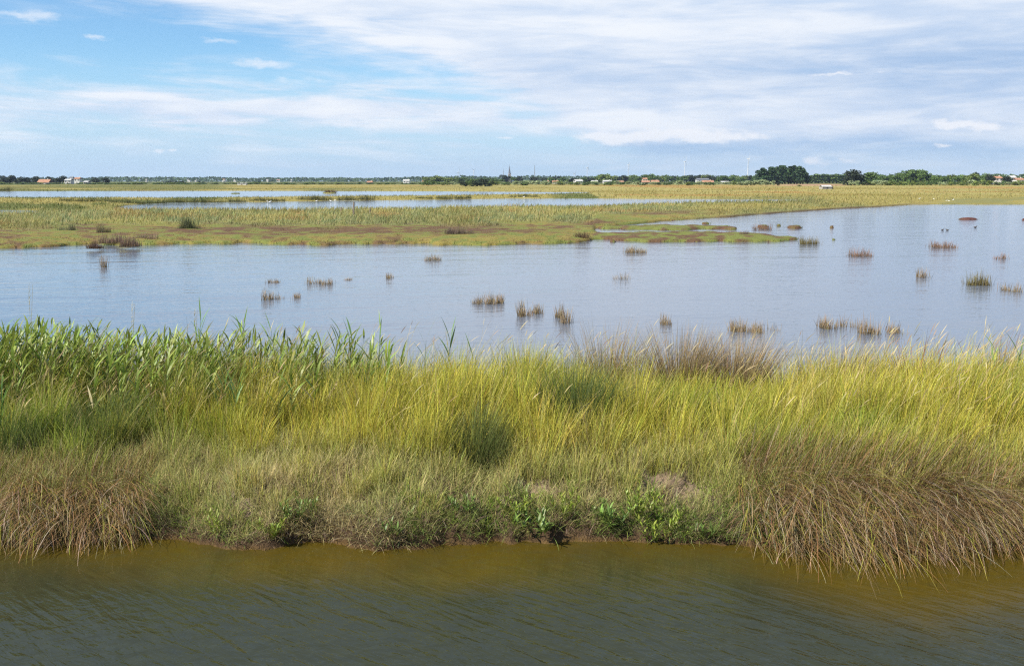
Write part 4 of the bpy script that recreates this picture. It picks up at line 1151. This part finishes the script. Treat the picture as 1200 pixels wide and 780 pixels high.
bird(1077.5, 234, 0.75, 'white bird standing on the grass, leftmost of the flock at the right shore', rz=0.4, z=0.1)
bird(1094.5, 234.5, 0.7, 'white bird alone between the leftmost bird and the group at the right shore', rz=2.8, z=0.1)
bird(1108.5, 236.8, 0.7, 'white bird at the waterline, left one of the group at the right shore', rz=0.1)
bird(1112, 237, 0.75, 'white bird at the waterline, middle one of the group at the right shore', rz=3.0)
bird(1117, 235.4, 0.7, 'white bird higher up the bank, rightmost of the flock at the right shore', rz=0.5, z=0.1)
bird(316.5, 238, 0.85, 'biggest white bird in the left channel under the dark bushes', rz=0.3)
bird(313.5, 237, 0.55, 'small white bird just left of the biggest bird in the left channel', rz=2.7)
bird(371, 236.6, 0.65, 'white bird in the channel between the biggest bird and the close pair', rz=0.2)
bird(387.5, 236.5, 0.7, 'white bird in the left channel, left one of the close pair', rz=2.9)
bird(392.5, 236, 0.7, 'white bird in the left channel, right one of the close pair', rz=0.0)
bird(614, 232, 0.8, 'lone white bird by the dark bushes in the middle of the far pond', rz=0.2)
bird(1104.5, 270, 0.42, 'dark duck swimming at right, left one of a close pair', True, 0.2, swim=True)
bird(1110, 270, 0.42, 'dark duck swimming at right, right one of a close pair', True, 2.9, swim=True)
bird(1143, 266.8, 0.5, 'dark duck swimming alone below the thin mud bar at right', True, 0.1, swim=True)


# ------------------------------------------------------------------ air
def build_haze():
    m, n, out = new_mat('thin_haze')
    v = n.new('ShaderNodeVolumePrincipled')
    v.inputs['Color'].default_value = (0.62, 0.78, 1.0, 1); v.inputs['Density'].default_value = 0.00006; v.inputs['Anisotropy'].default_value = 0.2
    n.put(out.inputs['Volume'], v.outputs[0])
    mb = MB().box(-9000, 9000, -60, 9800, -2.2, 140)
    o = mb.build('haze', m); tag(o, 'thin blue haze over the far marsh', 'haze', kind='stuff')
    m.cycles.homogeneous_volume = True if hasattr(m.cycles, 'homogeneous_volume') else True


build_haze()

# ------------------------------------------------------------------ light and sky
SUN = Vector((-0.62, -0.38, 0.74)).normalized()
sl = bpy.data.lights.new('sun', 'SUN'); sl.energy = 5.0; sl.angle = R(0.5); sl.color = (1.0, 0.93, 0.80)
so = bpy.data.objects.new('sun', sl); COL.objects.link(so); so.rotation_euler = SUN.to_track_quat('Z', 'Y').to_euler(); so.location = (-20, -10, 30)

world = bpy.data.worlds.new('World'); scene.world = world; world.use_nodes = True
wt = world.node_tree; wt.nodes.clear(); n = N(wt)
sky = n.new('ShaderNodeTexSky', sky_type='NISHITA'); sky.sun_disc = False
sky.sun_elevation = math.asin(SUN.z); sky.sun_rotation = math.atan2(SUN.x, SUN.y); sky.air_density = 1.0; sky.dust_density = 0.0; sky.ozone_density = 2.0
tc = n.new('ShaderNodeTexCoord')
sep = n.new('ShaderNodeSeparateXYZ'); n.put(sep.inputs[0], tc.outputs['Generated'])
dx, dy, dz = (E(n, sep.outputs[i]) for i in range(3))
Uz = n.math('ARCTAN2', dx, dy); Vt = n.math('ARCSINE', dz)


def uv(px, py):
    return math.atan((px - 600) / FPX), -PITCH - math.atan((py - 390) / FPX)


def blob(px, py, wx, wy, sharp=False):
    u0, v0 = uv(px, py); su, sv = wx * 1.15 / FPX, wy * 1.15 / FPX
    a = (Uz + wu - u0) / su; b = (Vt + wv - v0) / sv
    return n.math('EXPONENT', (a * a + b * b) * -1.0)


# cloud noises: long streaks near, smaller puffs low down
w1 = n.noise(n.vec(Uz * 3.0, Vt * 16.0, 1.7), 1.0, 6.0, 0.55, 0.5)
w2 = n.noise(n.vec(Uz * 9.0, Vt * 60.0, 5.1), 1.0, 6.0, 0.6, 0.4)
w3 = n.noise(n.vec(Uz * 38.0, Vt * 95.0, 9.3), 1.0, 7.0, 0.62, 0.3)
wst = n.noise(n.vec(Uz * 6.0 + Vt * 20.0, Vt * 45.0, 3.3), 1.0, 7.0, 0.6, 0.6)

wu = (n.noise(n.vec(Uz * 30.0, Vt * 60.0, 2.2), 1.0, 5.0, 0.6) - 0.5) * 0.05
wv = (n.noise(n.vec(Uz * 30.0, Vt * 60.0, 7.4), 1.0, 6.0, 0.65) - 0.5) * 0.016
# A: the big bank of white cloud, its lower left edge sloping down to the right
def line(p, q):
    (u0, v0), (u1, v1) = uv(*p), uv(*q)
    return Uz * ((v1 - v0) / (u1 - u0)) + (v0 - u0 * (v1 - v0) / (u1 - u0))


ev = n.math('MAXIMUM', n.math('MINIMUM', line((95, -4), (520, 74)), line((520, 74), (720, 190))), -0.02)
sA = Vt - ev + (w1 - 0.5) * 0.075 + (w2 - 0.5) * 0.06
dA = n.smoothstep(-0.018, 0.026, sA + (wst - 0.5) * 0.05) * n.math('MAXIMUM', n.smoothstep(0.12, 0.60, w2 * 0.5 + w1 * 0.5 + 0.12), n.smoothstep(0.0, 0.35, Uz))
# B: streaky veils below it on the left
dB = n.smoothstep(0.36, 0.64, wst * 0.75 + w2 * 0.25 + blob(330, 128, 420, 24) * 0.17 + blob(60, 145, 200, 10) * 0.06 - 0.05 - blob(150, 75, 260, 30) * 0.14) * (0.9 * blob(300, 130, 480, 40) + 0.25)
# small separate clouds
dC = n.smoothstep(0.28, 0.85, (blob(45, 37, 50, 6) + blob(123, 56, 15, 3.5) + blob(265, 56, 26, 3.5) + blob(310, 79, 40, 4.5) + blob(15, 15, 50, 6) + blob(360, 99, 40, 6)) * 0.62 + (w3 - 0.5) * 0.7 + (wst - .5) * .3)
# D: low cumulus heads
cum = blob(690, 160, 26, 6) + blob(725, 162, 30, 7) + blob(765, 158, 30, 7.5) + blob(820, 158, 34, 8) + blob(855, 163, 30, 6) + blob(1095, 148, 18, 6) + blob(1125, 153, 24, 5) + blob(1150, 158, 16, 4) + blob(191, 180, 9, 4) + blob(215, 178, 9, 2.5) + blob(594, 162, 12, 2.5) + blob(945, 190, 12, 6) + blob(990, 190, 22, 4) + blob(1095, 174, 14, 3) + blob(975, 94, 60, 1.8) * 0.8
dD = n.smoothstep(0.24, 0.80, cum * 0.62 + (w3 - 0.5) * 1.15)
# low haze whitening towards the horizon
hz = n.smoothstep(0.085, 0.0, Vt)

sky_k, cloud_k = 0.085, 1.0
nish = n.new('ShaderNodeMix', data_type='RGBA', blend_type='MULTIPLY'); nish.inputs[0].default_value = 1.0
n.put(nish.inputs[6], sky.outputs[0]); n.put(nish.inputs[7], (sky_k * 0.64, sky_k * 0.88, sky_k * 1.07, 1))
white = (0.555, 0.58, 0.62, 1); lilac = (0.375, 0.45, 0.565, 1); slate = (0.245, 0.345, 0.50, 1)
lum = n.smoothstep(0.36, 0.62, w2 * 0.45 + w1 * 0.25 + wst * 0.3)
grey = n.math('MINIMUM', (blob(960, 88, 380, 26) * 0.6 + blob(1000, 176, 330, 13) * 0.8 + blob(780, 174, 120, 6) * 0.5 + blob(1150, 110, 220, 70) * 0.45), 1.0)
ccol = n.mixc(lum, lilac, white)
ccol = n.mixc(grey * (1.15 - lum * 0.7), ccol, slate)
c = n.mixc(n.smoothstep(0.13, 0.0, Vt) * 0.92, nish.outputs[2], (0.315, 0.43, 0.565, 1))
c = n.mixc(n.math('MINIMUM', dB, 1.0), c, ccol)
c = n.mixc(dA * (1.0 - n.smoothstep(0.19, 0.32, Vt) * 0.8) * (1.0 - n.smoothstep(0.05, 0.0, Vt) * 0.6), c, ccol)
c = n.mixc(dC * 0.75, c, white)
c = n.mixc(dD * 0.85, c, (0.58, 0.59, 0.62, 1))
bg = n.new('ShaderNodeBackground'); n.put(bg.inputs['Color'], c); bg.inputs['Strength'].default_value = 0.88
out = n.new('ShaderNodeOutputWorld'); n.put(out.inputs['Surface'], bg.outputs[0])

# ------------------------------------------------------------------ camera and output
cd = bpy.data.cameras.new('camera'); cd.sensor_width = 36.0; cd.lens = 36.0 * FPX / 1200.0; cd.clip_start = 0.1; cd.clip_end = 30000
co = bpy.data.objects.new('camera', cd); COL.objects.link(co); co.location = (0, 0, CAM_Z); co.rotation_euler = (math.pi / 2 - PITCH, 0, 0)
scene.camera = co
vs = scene.view_settings; vs.view_transform = 'Standard'; vs.look = 'None'; vs.gamma = 1.0; vs.exposure = 0.9; vs.use_curve_mapping = False
cy = scene.cycles
cy.max_bounces = 6; cy.diffuse_bounces = 3; cy.glossy_bounces = 3; cy.transmission_bounces = 4; cy.volume_bounces = 0; cy.transparent_max_bounces = 4
cy.caustics_reflective = False; cy.caustics_refractive = False
cy.use_denoising = False; cy.pixel_filter_type = 'BLACKMAN_HARRIS'; cy.filter_width = 1.25
